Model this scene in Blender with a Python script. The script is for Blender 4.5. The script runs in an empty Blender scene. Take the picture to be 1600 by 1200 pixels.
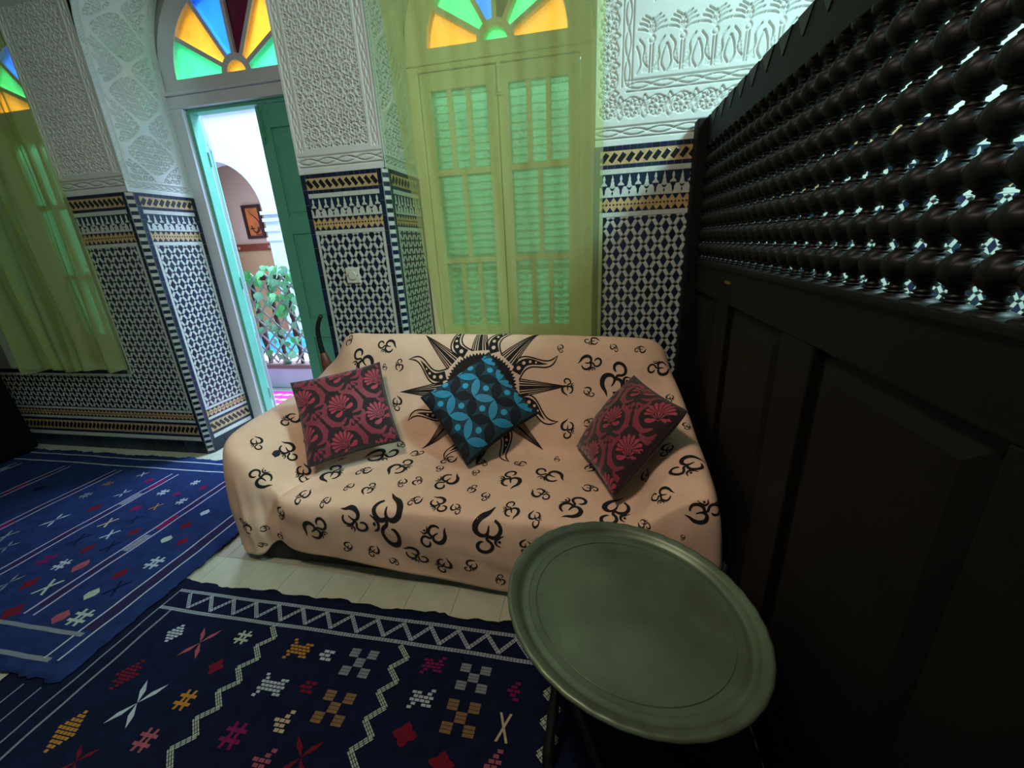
import bpy, math, random
import numpy as np
from mathutils import Matrix, Vector
from mathutils.bvhtree import BVHTree

random.seed(7); rng = np.random.default_rng(7)
scene = bpy.context.scene
COL = scene.collection

# ------------------------------------------------------------------ camera
FPX, PITCH, ROLL, YAW, CAM_H = 638.38, 0.32978, 0.05101, -0.20516, 1.38
def cam_axes():
    cy, sy = math.cos(YAW), math.sin(YAW)
    fw = np.array([sy*math.cos(PITCH), cy*math.cos(PITCH), -math.sin(PITCH)])
    rt = np.array([cy, -sy, 0.0]); dn = np.cross(fw, rt)
    rt2 = math.cos(ROLL)*rt + math.sin(ROLL)*dn
    dn2 = -math.sin(ROLL)*rt + math.cos(ROLL)*dn
    return rt2, dn2, fw
RT, DN, FW = cam_axes()
CAM = np.array([0.0, 0.0, CAM_H])
cd = bpy.data.cameras.new('camera'); cam = bpy.data.objects.new('camera', cd); COL.objects.link(cam)
cd.sensor_width = 36.0; cd.lens = FPX*36.0/1600.0; cd.clip_start = 0.02; cd.clip_end = 200
m = Matrix.Identity(4)
for i in range(3):
    m[i][0] = RT[i]; m[i][1] = -DN[i]; m[i][2] = -FW[i]; m[i][3] = CAM[i]
cam.matrix_world = m
scene.camera = cam
def ray(x, y): return RT*((x-800)/FPX) + DN*((y-600)/FPX) + FW
def atZ(x, y, z=0.0):
    d = ray(x, y); return CAM + d*((z-CAM_H)/d[2])

# ------------------------------------------------------------------ world, lights, exposure
world = bpy.data.worlds.new('sky'); scene.world = world; world.use_nodes = True
bg = world.node_tree.nodes['Background']
bg.inputs[0].default_value = (0.62, 0.78, 1.0, 1); bg.inputs[1].default_value = 1.6
scene.view_settings.view_transform = 'Standard'
scene.view_settings.look = 'None'
scene.view_settings.exposure = 0.0
scene.view_settings.gamma = 1.0
scene.view_settings.use_curve_mapping = False
def area(name, loc, target, size, power, color, size_y=None):
    l = bpy.data.lights.new(name, 'AREA'); l.energy = power; l.color = color
    l.size = size
    if size_y: l.shape = 'RECTANGLE'; l.size_y = size_y
    o = bpy.data.objects.new(name, l); COL.objects.link(o); o.location = loc
    d = Vector(target)-Vector(loc); o.rotation_euler = d.to_track_quat('-Z', 'Y').to_euler()
    return o
# open sky above the patio, over its wall tops
area('patio_sky_offscreen', (-2.0, 4.75, 5.7), (-2.1, 2.3, 0.6), 5.0, 2000, (0.50, 0.68, 1.0), 1.8)
# ceiling light of the room behind the wooden partition, whose cold glow comes over and through it
area('side_room_ceiling_lamp_offscreen', (1.75, 0.75, 3.2), (1.35, 1.5, 1.2), 0.5, 110, (0.55, 0.95, 1.0))
# warm ceiling light of this room, which lights what faces away from the windows
area('room_ceiling_lamp_offscreen', (-0.70, 0.15, 3.22), (-0.70, 0.35, 0.0), 0.40, 36, (1.0, 0.83, 0.68))

# ------------------------------------------------------------------ materials
def rgb(h):
    h = h.lstrip('#'); v = [int(h[i:i+2], 16)/255 for i in (0, 2, 4)]
    return tuple(x/12.92 if x <= 0.04045 else ((x+0.055)/1.055)**2.4 for x in v)
MATS = {}
def mat(name, col, rough=0.7, var=0.0, scale=20.0, bump=0.0, bscale=200.0, metal=0.0, spec=0.5, sheen=0.0, coat=0.0):
    if name in MATS: return MATS[name]
    if isinstance(col, str): col = rgb(col)
    M = bpy.data.materials.new(name); M.use_nodes = True; nt = M.node_tree
    b = nt.nodes['Principled BSDF']
    b.inputs['Base Color'].default_value = (*col, 1); b.inputs['Roughness'].default_value = rough
    b.inputs['Metallic'].default_value = metal; b.inputs['Specular IOR Level'].default_value = spec
    if sheen: b.inputs['Sheen Weight'].default_value = sheen
    if coat: b.inputs['Coat Weight'].default_value = coat
    tc = None
    if var or bump:
        tc = nt.nodes.new('ShaderNodeTexCoord')
    if var:
        n = nt.nodes.new('ShaderNodeTexNoise'); n.inputs['Scale'].default_value = scale; n.inputs['Detail'].default_value = 4
        r = nt.nodes.new('ShaderNodeValToRGB')
        r.color_ramp.elements[0].position = 0.3; r.color_ramp.elements[1].position = 0.7
        r.color_ramp.elements[0].color = (*[c*(1-var) for c in col], 1)
        r.color_ramp.elements[1].color = (*[min(1, c*(1+var)) for c in col], 1)
        nt.links.new(tc.outputs['Object'], n.inputs['Vector']); nt.links.new(n.outputs['Fac'], r.inputs['Fac'])
        nt.links.new(r.outputs['Color'], b.inputs['Base Color'])
    if bump:
        n2 = nt.nodes.new('ShaderNodeTexNoise'); n2.inputs['Scale'].default_value = bscale; n2.inputs['Detail'].default_value = 3
        bp = nt.nodes.new('ShaderNodeBump'); bp.inputs['Strength'].default_value = bump; bp.inputs['Distance'].default_value = 0.002
        nt.links.new(tc.outputs['Object'], n2.inputs['Vector']); nt.links.new(n2.outputs['Fac'], bp.inputs['Height'])
        nt.links.new(bp.outputs['Normal'], b.inputs['Normal'])
    MATS[name] = M; return M
def glass_mat(name, col, fac_trans=0.55):
    M = bpy.data.materials.new(name); M.use_nodes = True; nt = M.node_tree; nt.nodes.clear()
    out = nt.nodes.new('ShaderNodeOutputMaterial')
    tr = nt.nodes.new('ShaderNodeBsdfTransparent'); tr.inputs[0].default_value = (*col, 1)
    tl = nt.nodes.new('ShaderNodeBsdfTranslucent'); tl.inputs[0].default_value = (*col, 1)
    gl = nt.nodes.new('ShaderNodeBsdfGlossy'); gl.inputs['Roughness'].default_value = 0.08
    n = nt.nodes.new('ShaderNodeTexNoise'); n.inputs['Scale'].default_value = 14; n.inputs['Detail'].default_value = 3
    tc = nt.nodes.new('ShaderNodeTexCoord'); nt.links.new(tc.outputs['Object'], n.inputs['Vector'])
    mr = nt.nodes.new('ShaderNodeMapRange'); mr.inputs['To Min'].default_value = fac_trans-0.2; mr.inputs['To Max'].default_value = fac_trans+0.2
    nt.links.new(n.outputs['Fac'], mr.inputs['Value'])
    m1 = nt.nodes.new('ShaderNodeMixShader'); nt.links.new(mr.outputs[0], m1.inputs[0])
    nt.links.new(tl.outputs[0], m1.inputs[1]); nt.links.new(tr.outputs[0], m1.inputs[2])
    m2 = nt.nodes.new('ShaderNodeMixShader'); m2.inputs[0].default_value = 0.04
    nt.links.new(m1.outputs[0], m2.inputs[1]); nt.links.new(gl.outputs[0], m2.inputs[2])
    nt.links.new(m2.outputs[0], out.inputs[0]); MATS[name] = M; return M
def sheer_mat(name, col, tint, trans=0.5):
    M = bpy.data.materials.new(name); M.use_nodes = True; nt = M.node_tree; nt.nodes.clear()
    out = nt.nodes.new('ShaderNodeOutputMaterial')
    tr = nt.nodes.new('ShaderNodeBsdfTransparent'); tr.inputs[0].default_value = (*tint, 1)
    tl = nt.nodes.new('ShaderNodeBsdfTranslucent'); tl.inputs[0].default_value = (*col, 1)
    df = nt.nodes.new('ShaderNodeBsdfDiffuse'); df.inputs[0].default_value = (*col, 1)
    w = nt.nodes.new('ShaderNodeTexNoise'); w.inputs['Scale'].default_value = 320
    tc = nt.nodes.new('ShaderNodeTexCoord'); nt.links.new(tc.outputs['Object'], w.inputs['Vector'])
    mr = nt.nodes.new('ShaderNodeMapRange'); mr.inputs['To Min'].default_value = trans-0.08; mr.inputs['To Max'].default_value = trans+0.08
    nt.links.new(w.outputs['Fac'], mr.inputs['Value'])
    m1 = nt.nodes.new('ShaderNodeMixShader'); m1.inputs[0].default_value = 0.55
    nt.links.new(df.outputs[0], m1.inputs[1]); nt.links.new(tl.outputs[0], m1.inputs[2])
    m2 = nt.nodes.new('ShaderNodeMixShader'); nt.links.new(mr.outputs[0], m2.inputs[0])
    nt.links.new(m1.outputs[0], m2.inputs[1]); nt.links.new(tr.outputs[0], m2.inputs[2])
    nt.links.new(m2.outputs[0], out.inputs[0]); MATS[name] = M; return M

plaster = mat('carved_plaster', '#c9ccc6', 0.9, 0.05, 6)
plaster_plain = mat('plain_plaster', '#b9bdb4', 0.9, 0.06, 3)
grout = mat('tile_grout', '#888e88', 0.85, 0.08, 30)
white_tile = mat('white_zellige', '#b9beb4', 0.32, 0.10, 60)
NAVY = [mat('navy_zellige_a', '#141c3c', 0.28, 0.25, 40), mat('navy_zellige_b', '#16283a', 0.28, 0.25, 40),
        mat('navy_zellige_c', '#1b1c38', 0.28, 0.25, 40), mat('navy_zellige_d', '#0d1526', 0.28, 0.2, 40)]
black_tile = mat('black_zellige', '#14171a', 0.3, 0.25, 40)
yellow_tile = mat('ochre_zellige', '#b79a6c', 0.35, 0.18, 50)
frame_white = mat('painted_frame', '#d3d7dc', 0.55, 0.04, 8, 0.1, 60)
cream_paint = mat('cream_paint', '#e2dcbc', 0.5, 0.05, 10, 0.1, 60)
green_paint = mat('green_door_paint', '#62b598', 0.45, 0.06, 7, 0.15, 50)
dark_wood = mat('dark_walnut', '#0d0b09', 0.62, 0.3, 9, 0.3, 70, spec=0.15)
bead_wood = mat('dark_turned_wood', '#0d0b0a', 0.5, 0.25, 30, spec=0.22)
metal_dark = mat('iron', '#3a3a38', 0.4, metal=0.8)
brass = mat('brass', '#b08850', 0.35, metal=0.9)

# ------------------------------------------------------------------ mesh helpers
def tag(o, label=None, cat=None, group=None, kind=None):
    if label: o['label'] = label
    if cat: o['category'] = cat
    if group: o['group'] = group
    if kind: o['kind'] = kind
    return o
def par(o, p):
    if p is not None:
        o.parent = p
        o.matrix_parent_inverse = Matrix.Translation(p.location).inverted()
    return o
def empty(name, loc, label=None, cat=None, group=None):
    e = bpy.data.objects.new(name, None); COL.objects.link(e); e.location = loc
    e.empty_display_size = 0.1
    return tag(e, label, cat, group)
class MB:
    def __init__(s): s.v = []; s.f = []; s.mi = []; s.n = 0
    def add(s, verts, faces, mi=0):
        b = s.n; s.v.extend([tuple(map(float, p)) for p in verts]); s.n += len(verts)
        s.f.extend([tuple(i+b for i in f) for f in faces]); s.mi.extend([mi]*len(faces)); return s
    def box(s, lo, hi, mi=0, M=None):
        x0, y0, z0 = lo; x1, y1, z1 = hi
        v = [(x0,y0,z0),(x1,y0,z0),(x1,y1,z0),(x0,y1,z0),(x0,y0,z1),(x1,y0,z1),(x1,y1,z1),(x0,y1,z1)]
        if M is not None: v = [tuple(M @ Vector(p)) for p in v]
        return s.add(v, [(3,2,1,0),(4,5,6,7),(0,1,5,4),(1,2,6,5),(2,3,7,6),(3,0,4,7)], mi)
    def prism(s, poly, F, h0, h1, mi=0):
        """poly in (u,v), extruded h0..h1 along n of face frame F"""
        k = len(poly)
        if k < 3: return s
        a = sum(poly[i][0]*poly[(i+1)%k][1]-poly[(i+1)%k][0]*poly[i][1] for i in range(k))
        if a < 0: poly = poly[::-1]
        v = [tuple(F @ Vector((p[0], p[1], h0))) for p in poly] + [tuple(F @ Vector((p[0], p[1], h1))) for p in poly]
        f = [tuple(range(k, 2*k))] + [(i, (i+1)%k, k+(i+1)%k, k+i) for i in range(k)]
        return s.add(v, f, mi)
    def lathe(s, prof, segs, M=None, mi=0, cap=True):
        """prof [(r,z)] about z"""
        b = []; 
        for r, z in prof:
            for i in range(segs):
                a = 2*math.pi*i/segs; p = Vector((r*math.cos(a), r*math.sin(a), z))
                b.append(tuple(M @ p) if M is not None else tuple(p))
        f = []
        for j in range(len(prof)-1):
            for i in range(segs):
                i2 = (i+1) % segs
                f.append((j*segs+i, j*segs+i2, (j+1)*segs+i2, (j+1)*segs+i))
        if cap:
            f.append(tuple(range(segs-1, -1, -1))); f.append(tuple(range((len(prof)-1)*segs, len(prof)*segs)))
        return s.add(b, f, mi)
    def tube(s, pts, rad, segs=8, mi=0):
        pts = [Vector(p) for p in pts]
        if not hasattr(rad, '__len__'): rad = [rad]*len(pts)
        vs = []; up = Vector((0.3, 0.2, 1)).normalized()
        for i, p in enumerate(pts):
            t = (pts[min(i+1, len(pts)-1)]-pts[max(i-1, 0)]).normalized()
            a = t.cross(up)
            if a.length < 1e-4: a = t.cross(Vector((1, 0, 0)))
            a.normalize(); b = t.cross(a)
            for k in range(segs):
                th = 2*math.pi*k/segs; vs.append(tuple(p + (a*math.cos(th)+b*math.sin(th))*rad[i]))
        f = []
        for j in range(len(pts)-1):
            for k in range(segs):
                k2 = (k+1) % segs; f.append((j*segs+k, j*segs+k2, (j+1)*segs+k2, (j+1)*segs+k))
        f.append(tuple(range(segs-1, -1, -1))); f.append(tuple(range((len(pts)-1)*segs, len(pts)*segs)))
        return s.add(vs, f, mi)
    def mesh(s, name, mats):
        me = bpy.data.meshes.new(name); me.from_pydata(s.v, [], s.f)
        if not isinstance(mats, (list, tuple)): mats = [mats]
        for mm in mats: me.materials.append(mm)
        if len(mats) > 1: me.polygons.foreach_set('material_index', s.mi)
        me.update(); return me
    def build(s, name, mats, parent=None, smooth=False, bevel=0.0, **kw):
        me = s.mesh(name, mats)
        if smooth: me.polygons.foreach_set('use_smooth', [True]*len(me.polygons))
        o = bpy.data.objects.new(name, me); COL.objects.link(o); par(o, parent)
        if bevel:
            bv = o.modifiers.new('bevel', 'BEVEL'); bv.width = bevel; bv.segments = 2; bv.limit_method = 'ANGLE'
        tag(o, **kw); return o
def grid_obj(name, P, mats, parent=None, smooth=True, **kw):
    """P array (nv,nu,3) -> grid mesh object"""
    nv, nu = P.shape[:2]
    me = bpy.data.meshes.new(name)
    idx = np.arange(nv*nu).reshape(nv, nu)
    q = np.stack([idx[:-1, :-1], idx[:-1, 1:], idx[1:, 1:], idx[1:, :-1]], -1).reshape(-1, 4)
    me.vertices.add(nv*nu); me.vertices.foreach_set('co', P.reshape(-1).astype(np.float32))
    me.loops.add(q.size); me.loops.foreach_set('vertex_index', q.reshape(-1).astype(np.int32))
    me.polygons.add(len(q)); me.polygons.foreach_set('loop_start', np.arange(0, q.size, 4, dtype=np.int32))
    me.polygons.foreach_set('loop_total', np.full(len(q), 4, dtype=np.int32))
    me.update(calc_edges=True)
    if smooth: me.polygons.foreach_set('use_smooth', np.ones(len(q), bool))
    me.materials.append(mats); me.validate()
    o = bpy.data.objects.new(name, me); COL.objects.link(o); par(o, parent); tag(o, **kw); return o
def frame(o, u, v, n):
    M = Matrix.Identity(4)
    for i in range(3):
        M[i][0] = u[i]; M[i][1] = v[i]; M[i][2] = n[i]; M[i][3] = o[i]
    return M
def crspline(pts, per=6):
    """Catmull-Rom through points"""
    P = np.array(pts, float); P = np.vstack([2*P[0]-P[1], P, 2*P[-1]-P[-2]]); out = []
    for i in range(1, len(P)-2):
        for k in range(per):
            t = k/per; a, b, c, d = P[i-1], P[i], P[i+1], P[i+2]
            out.append(0.5*((2*b)+(-a+c)*t+(2*a-5*b+4*c-d)*t*t+(-a+3*b-3*c+d)*t**3))
    out.append(P[-2]); return np.array(out)
# ------------------------------------------------------------------ room shell
Y0, Y1, YO = 2.2456, 2.705, 2.95          # inner wall face, frame plane, outer wall face
TOPZ, SPRING, CEIL = 1.794, 2.55, 3.3
def struct(o): o['kind'] = 'structure'; return o
OPEN = [(-4.42, -3.304), (-2.79, -1.603), (-1.09, -0.01)]
FRONT = frame((0, Y0, 0), (1, 0, 0), (0, 0, 1), (0, -1, 0))
def JAMB(x): return frame((x, 0, 0), (0, 1, 0), (0, 0, 1), (1, 0, 0))

mb = MB(); mb.box((-5.6, -1.8, -0.12), (3.2, YO, -0.002))
floor = struct(mb.build('floor', mat('floor_grout', '#8a8a78', 0.9, 0.1, 20)))
mb = MB(); mb.box((-5.6, -1.8, CEIL), (3.2, YO+0.05, CEIL+0.12))
struct(mb.build('ceiling', plaster_plain))
mb = MB(); mb.box((-5.72, -1.92, -0.12), (3.32, -1.8, CEIL)); struct(mb.build('wall_rear', plaster_plain))
mb = MB(); mb.box((-5.72, -1.8, -0.12), (-5.6, YO, CEIL)); struct(mb.build('wall_west', plaster_plain))
mb = MB(); mb.box((3.2, -1.8, -0.12), (3.32, YO, CEIL)); struct(mb.build('wall_east', plaster_plain))
def wall_body(name, parts):
    mb = MB()
    for (x0, x1, z0, z1, l, r) in parts:          # tile bed just behind the tile faces, plaster bed a little deeper
        for za, zb, d in ((z0, min(z1, TOPZ), 0.0015), (max(z0, TOPZ), z1, 0.014)):
            if zb <= za: continue
            if r and d < 0.01:                        # cut back the corner that carries the chequered strip
                q = [(x0, Y0+d), (x1-0.028, Y0+d), (x1-d, Y0+0.030), (x1-d, YO), (x0, YO)]
                mb.add([(x, y, za) for x, y in q]+[(x, y, zb) for x, y in q], [(4, 3, 2, 1, 0), (5, 6, 7, 8, 9)]+[(i, (i+1) % 5, 5+(i+1) % 5, 5+i) for i in range(5)])
            else: mb.box((x0+d*l, Y0+d, za), (x1-d*r, YO, zb))
    return struct(mb.build(name, grout))
wall_left = wall_body('wall_left', [(-3.304, -2.79, 0, SPRING, 0, 1), (-5.6, -3.304, 0, 0.655, 0, 0), (-5.6, -4.42, 0.655, SPRING, 0, 0)])
wall_middle = wall_body('wall_middle', [(-1.603, -1.09, 0, SPRING, 0, 1), (-1.092, -0.01, 0, 0.70, 0, 0)])
wall_right = wall_body('wall_right', [(-0.01, 3.2, 0, SPRING, 0, 0)])
mb = MB()
xs_prev = -5.6
for (a, b) in OPEN:
    mb.box((xs_prev, Y0+0.014, SPRING), (a, YO, CEIL)); xs_prev = b
    cx, r = (a+b)/2, (b-a)/2+0.014; n = 28
    for i in range(n):
        t0, t1 = math.pi*(1-i/n), math.pi*(1-(i+1)/n)
        xa, za, xb, zb = cx+r*math.cos(t0), SPRING+r*math.sin(t0), cx+r*math.cos(t1), SPRING+r*math.sin(t1)
        v = [(xa, Y0+0.014, za), (xb, Y0+0.014, zb), (xb, Y0+0.014, CEIL), (xa, Y0+0.014, CEIL), (xa, YO, za), (xb, YO, zb), (xb, YO, CEIL), (xa, YO, CEIL)]
        mb.add(v, [(0, 1, 2, 3), (5, 4, 7, 6), (4, 5, 1, 0)])
mb.box((xs_prev, Y0+0.014, SPRING), (3.2, YO, CEIL))
struct(mb.build('wall_top', plaster_plain))

# floor tiles: the bare strips one by one, the rest joined
ft = mat('floor_tile_cream', '#a9aa94', 0.3, 0.10, 9, 0.05, 90)
S = 0.2
tb = MB(); tb.box((0.0012, 0.0012, -0.012), (S-0.0012, S-0.0012, 0.0)); tile_me = tb.mesh('floor_tile', ft)
rest = MB()
for i in range(-29, 16):
    for j in range(-9, 15):
        x, y = i*S+0.06, j*S+0.115
        if y > YO-0.05 or x < -5.6 or x > 3.0: continue
        if (-2.15 < x < 0.1 and 0.5 < y+S/2 < 1.6) or (-4.6 < x < -1.5 and 1.95 < y < 2.9):
            o = bpy.data.objects.new('floor_tile', tile_me); COL.objects.link(o); o.location = (x, y, 0); par(o, floor)
        else:
            rest.box((x+0.002, y+0.002, -0.012), (x+S-0.002, y+S-0.002, 0.0))
rest.build('floor_tiling', ft, floor, kind='stuff')

# ------------------------------------------------------------------ zellige
def clip(poly, u0, u1, v0, v1):
    def cut(P, inside, inter):
        out = []
        for i in range(len(P)):
            a, b = P[i-1], P[i]
            if inside(b):
                if not inside(a): out.append(inter(a, b))
                out.append(b)
            elif inside(a): out.append(inter(a, b))
        return out
    def ix(c):
        return lambda a, b: (c, a[1]+(b[1]-a[1])*(c-a[0])/(b[0]-a[0]))
    def iy(c):
        return lambda a, b: (a[0]+(b[0]-a[0])*(c-a[1])/(b[1]-a[1]), c)
    P = poly
    for ins, it in ((lambda p: p[0] >= u0, ix(u0)), (lambda p: p[0] <= u1, ix(u1)), (lambda p: p[1] >= v0, iy(v0)), (lambda p: p[1] <= v1, iy(v1))):
        if not P: return []
        P = cut(P, ins, it)
    return P
IDF = Matrix.Identity(4)
def tile_mesh(name, poly, h, material):
    b = MB(); k = len(poly)
    # slightly domed top with a small edge slope
    cu = sum(p[0] for p in poly)/k; cv = sum(p[1] for p in poly)/k
    a = sum(poly[i][0]*poly[(i+1) % k][1]-poly[(i+1) % k][0]*poly[i][1] for i in range(k))
    if a < 0: poly = poly[::-1]
    ins = [(cu+(p[0]-cu)*0.88, cv+(p[1]-cv)*0.88) for p in poly]
    v = [(p[0], p[1], -0.006) for p in poly]+[(p[0], p[1], h-0.0008) for p in poly]+[(p[0], p[1], h) for p in ins]
    f = [tuple(range(2*k, 3*k))]+[(i, (i+1) % k, k+(i+1) % k, k+i) for i in range(k)]+[(k+i, k+(i+1) % k, 2*k+(i+1) % k, 2*k+i) for i in range(k)]
    b.add(v, f); return b.mesh(name, material)
RA, RB, PX, PZ = 0.0152, 0.026, 0.066, 0.040
RHOMB = [(0.0168, 0), (0, 0.0282), (-0.0168, 0), (0, -0.0282)]
dl = math.hypot(RA, RB); DX, DY = RA/dl, RB/dl
def bar_poly(s):
    L, W = 0.0163, 0.0076
    return [(s*(DX*a*L+DY*b*W), DY*a*L-DX*b*W) for a, b in ((-1, -1), (1, -1), (1, 1), (-1, 1))]
SMALLD = [(0.0112, 0), (0, 0.0068), (-0.0112, 0), (0, -0.0068)]
rh_me = [tile_mesh('rhombus_tile', RHOMB, 0.001, m_) for m_ in NAVY]
bar_me = {1: tile_mesh('bar_tile', bar_poly(1), 0.001, white_tile), -1: tile_mesh('bar_tile', bar_poly(-1), 0.001, white_tile)}
SLOTS = NAVY+[black_tile, white_tile, yellow_tile, grout]      # indices 0-3 navy, 4 black, 5 white, 6 ochre, 7 grout
def put(me, F, u, v, parent, rot=0.0):
    o = bpy.data.objects.new(me.name.split('.')[0], me); COL.objects.link(o)
    par(o, parent); o.matrix_world = F @ Matrix.Translation((u, v, 0)) @ Matrix.Rotation(rot, 4, 'Z')
    return o
def field(F, u0, u1, v0, v1, parent, stuff, want):
    """rhombus / bar mosaic filling a rectangle"""
    cu = (u0+u1)/2; nu = int((u1-u0)/PX/2)+2; nv = int((v1-v0)/PZ)+2
    for j in range(-1, nv+1):
        v = v1-0.012-j*PZ
        off = PX/2 if j % 2 else 0.0
        for i in range(-nu, nu+1):
            u = cu+i*PX+off
            for poly, kind, cu2, cv2, sg in ((RHOMB, 'r', u, v, 0), (SMALLD, 's', u+PX/2, v, 0), (bar_poly(1), 'b', u+PX/4, v-PZ/2, 1), (bar_poly(-1), 'b', u-PX/4, v-PZ/2, -1)):
                P = [(p[0]+cu2, p[1]+cv2) for p in poly]
                C = clip(P, u0, u1, v0, v1)
                if len(C) < 3: continue
                full = all(u0 <= p[0] <= u1 and v0 <= p[1] <= v1 for p in P)
                if kind == 'r' and full and want('r', cu2, cv2): put(random.choice(rh_me), F, cu2, cv2, parent)
                elif kind == 'b' and full and want('b', cu2, cv2): put(bar_me[sg], F, cu2, cv2, parent)
                else: stuff.prism(C, F, -0.006, 0.001, random.randrange(4) if kind == 'r' else (4 if kind == 's' else 5))
def hstrip(F, u0, u1, v0, v1, stuff, mi): stuff.prism([(u0, v0), (u1, v0), (u1, v1), (u0, v1)], F, -0.006, 0.0006, mi)
def smallrow(F, u0, u1, v0, v1, stuff):
    n = max(1, round((u1-u0)/0.034)); w = (u1-u0)/n
    for i in range(n): stuff.prism([(u0+i*w+0.0012, v0+0.001), (u0+(i+1)*w-0.0012, v0+0.001), (u0+(i+1)*w-0.0012, v1-0.001), (u0+i*w+0.0012, v1-0.001)], F, -0.006, 0.001, random.randrange(4))
DIAG = {}
def diagband(F, u0, u1, v0, v1, parent, stuff, sgn, indiv):
    h = v1-v0; n = max(1, round((u1-u0)/0.0385)); w = (u1-u0)/n
    stuff.prism([(u0, v0+0.001), (u1, v0+0.001), (u1, v1-0.001), (u0, v1-0.001)], F, -0.006, -0.0004, 6)
    L, W = h*0.36, 0.0112; a = math.radians(52)
    key = (round(L, 4), sgn)
    if key not in DIAG:
        P = [(sgn*(math.cos(a)*x*L-math.sin(a)*y*W), math.sin(a)*x*L+math.cos(a)*y*W) for x, y in ((-1, -1), (1, -1), (1, 1), (-1, 1))]
        DIAG[key] = (P, tile_mesh('diagonal_tile', P, 0.001, black_tile))
    P, me = DIAG[key]
    for i in range(n):
        cu, cv = u0+(i+0.5)*w, (v0+v1)/2
        if indiv and 0 < i < n-1: put(me, F, cu, cv, parent)
        else: stuff.prism(clip([(p[0]+cu, p[1]+cv) for p in P], u0, u1, v0, v1), F, -0.006, 0.001, 4)
    for i in range(n):          # grout lines between the ochre triangles
        cu = u0+i*w
        for vv0, vv1 in ((v0, v0+0.012), (v1-0.012, v1)): stuff.prism([(cu-0.0008, vv0), (cu+0.0008, vv0), (cu+0.0008, vv1), (cu-0.0008, vv1)], F, -0.006, 0.0001, 7)
FIN_A = [(-0.0155, 0.0), (-0.013, 0.007), (-0.006, 0.013), (-0.0035, 0.02), (-0.0068, 0.029), (-0.005, 0.037), (-0.001, 0.046), (0.001, 0.046), (0.005, 0.037), (0.0068, 0.029), (0.0035, 0.02), (0.006, 0.013), (0.013, 0.007), (0.0155, 0.0)]
FIN_B = [(-0.014, -0.006), (-0.0085, 0.004), (-0.0085, 0.014), (-0.005, 0.02), (-0.0062, 0.029), (-0.003, 0.036), (-0.0012, 0.047), (0.0012, 0.047), (0.003, 0.036), (0.0062, 0.029), (0.005, 0.02), (0.0085, 0.014), (0.0085, 0.004), (0.014, -0.006)]
fin_me = [tile_mesh('finial_tile', FIN_A, 0.0016, white_tile), tile_mesh('finial_tile', FIN_B, 0.0016, white_tile)]
CUP_A = [(-0.0125, 0.0), (0.0125, 0.0), (0.0105, -0.009), (0.0052, -0.017), (0.0048, -0.030), (0.0, -0.042), (-0.0048, -0.030), (-0.0052, -0.017), (-0.0105, -0.009)]
CUP_B = [(-0.013, -0.006), (0.0, -0.0115), (0.013, -0.006), (0.006, -0.018), (0.0, -0.020), (-0.006, -0.018)]
CUP_C = [(0, -0.022), (0.0042, -0.031), (0, -0.042), (-0.0042, -0.031)]
def merlon(F, u0, u1, v0, v1, parent, stuff, indiv):
    vm = v0+(v1-v0)*0.49; n = max(2, round((u1-u0)/0.0385)); w = (u1-u0)/n
    stuff.prism([(u0, vm-0.004), (u1, vm-0.004), (u1, v1), (u0, v1)], F, -0.006, -0.0004, 1)
    stuff.prism([(u0, v0), (u1, v0), (u1, vm-0.004), (u0, vm-0.004)], F, -0.006, 0.0004, 5)
    for i in range(n):
        cu = u0+(i+0.5)*w
        if indiv: put(fin_me[i % 2], F, cu, vm+0.001, parent)
        else: stuff.prism([(p[0]+cu, p[1]+vm+0.001) for p in (FIN_A, FIN_B)[i % 2]], F, -0.006, 0.0016, 5)
        for c in ((CUP_A,) if i % 2 == 0 else (CUP_B, CUP_C)):
            stuff.prism([(p[0]+cu, p[1]+vm) for p in c], F, -0.006, 0.0014, random.choice((0, 2, 3)))
def triband(F, u0, u1, v0, v1, stuff):
    h = v1-v0; n = max(2, round((u1-u0)/0.0345)); w = (u1-u0)/n
    stuff.prism([(u0, v0), (u1, v0), (u1, v1), (u0, v1)], F, -0.006, -0.0002, 6)
    for i in range(n):
        cu = u0+(i+0.5)*w; q = w*0.46
        stuff.prism([(cu-q, v1), (cu+q, v1), (cu, v1-h*0.33)], F, -0.006, 0.001, random.randrange(4))
        stuff.prism([(cu-q, v0), (cu+q, v0), (cu, v0+h*0.33)], F, -0.006, 0.001, random.randrange(4))
        for d in (0, w/2):
            stuff.prism([(cu+d-0.0052, v0+h/2), (cu+d, v0+h/2+0.0052), (cu+d+0.0052, v0+h/2), (cu+d, v0+h/2-0.0052)], F, -0.006, 0.0012, 4)
EDGE = {}
def edge_strip(F, u0, u1, v0, v1, parent, stuff, indiv, step=0.078):
    n = max(1, round((v1-v0)/step)); w = (v1-v0)/n
    key = (round(u1-u0, 4), round(w, 4))
    if key not in EDGE:
        a, b = (u1-u0)/2-0.0012, w/2-0.0012
        EDGE[key] = [tile_mesh('border_tile', [(-a, -b), (a, -b), (a, b), (-a, b)], 0.001, m_) for m_ in NAVY]
    for i in range(n):
        cv = v0+(i+0.5)*w
        if indiv(cv): put(random.choice(EDGE[key]), F, (u0+u1)/2, cv, parent)
        else: stuff.prism([(u0+0.0012, v0+i*w+0.0012), (u1-0.0012, v0+i*w+0.0012), (u1-0.0012, v0+(i+1)*w-0.0012), (u0+0.0012, v0+(i+1)*w-0.0012)], F, -0.006, 0.001, random.randrange(4))
BASE = {}
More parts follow.
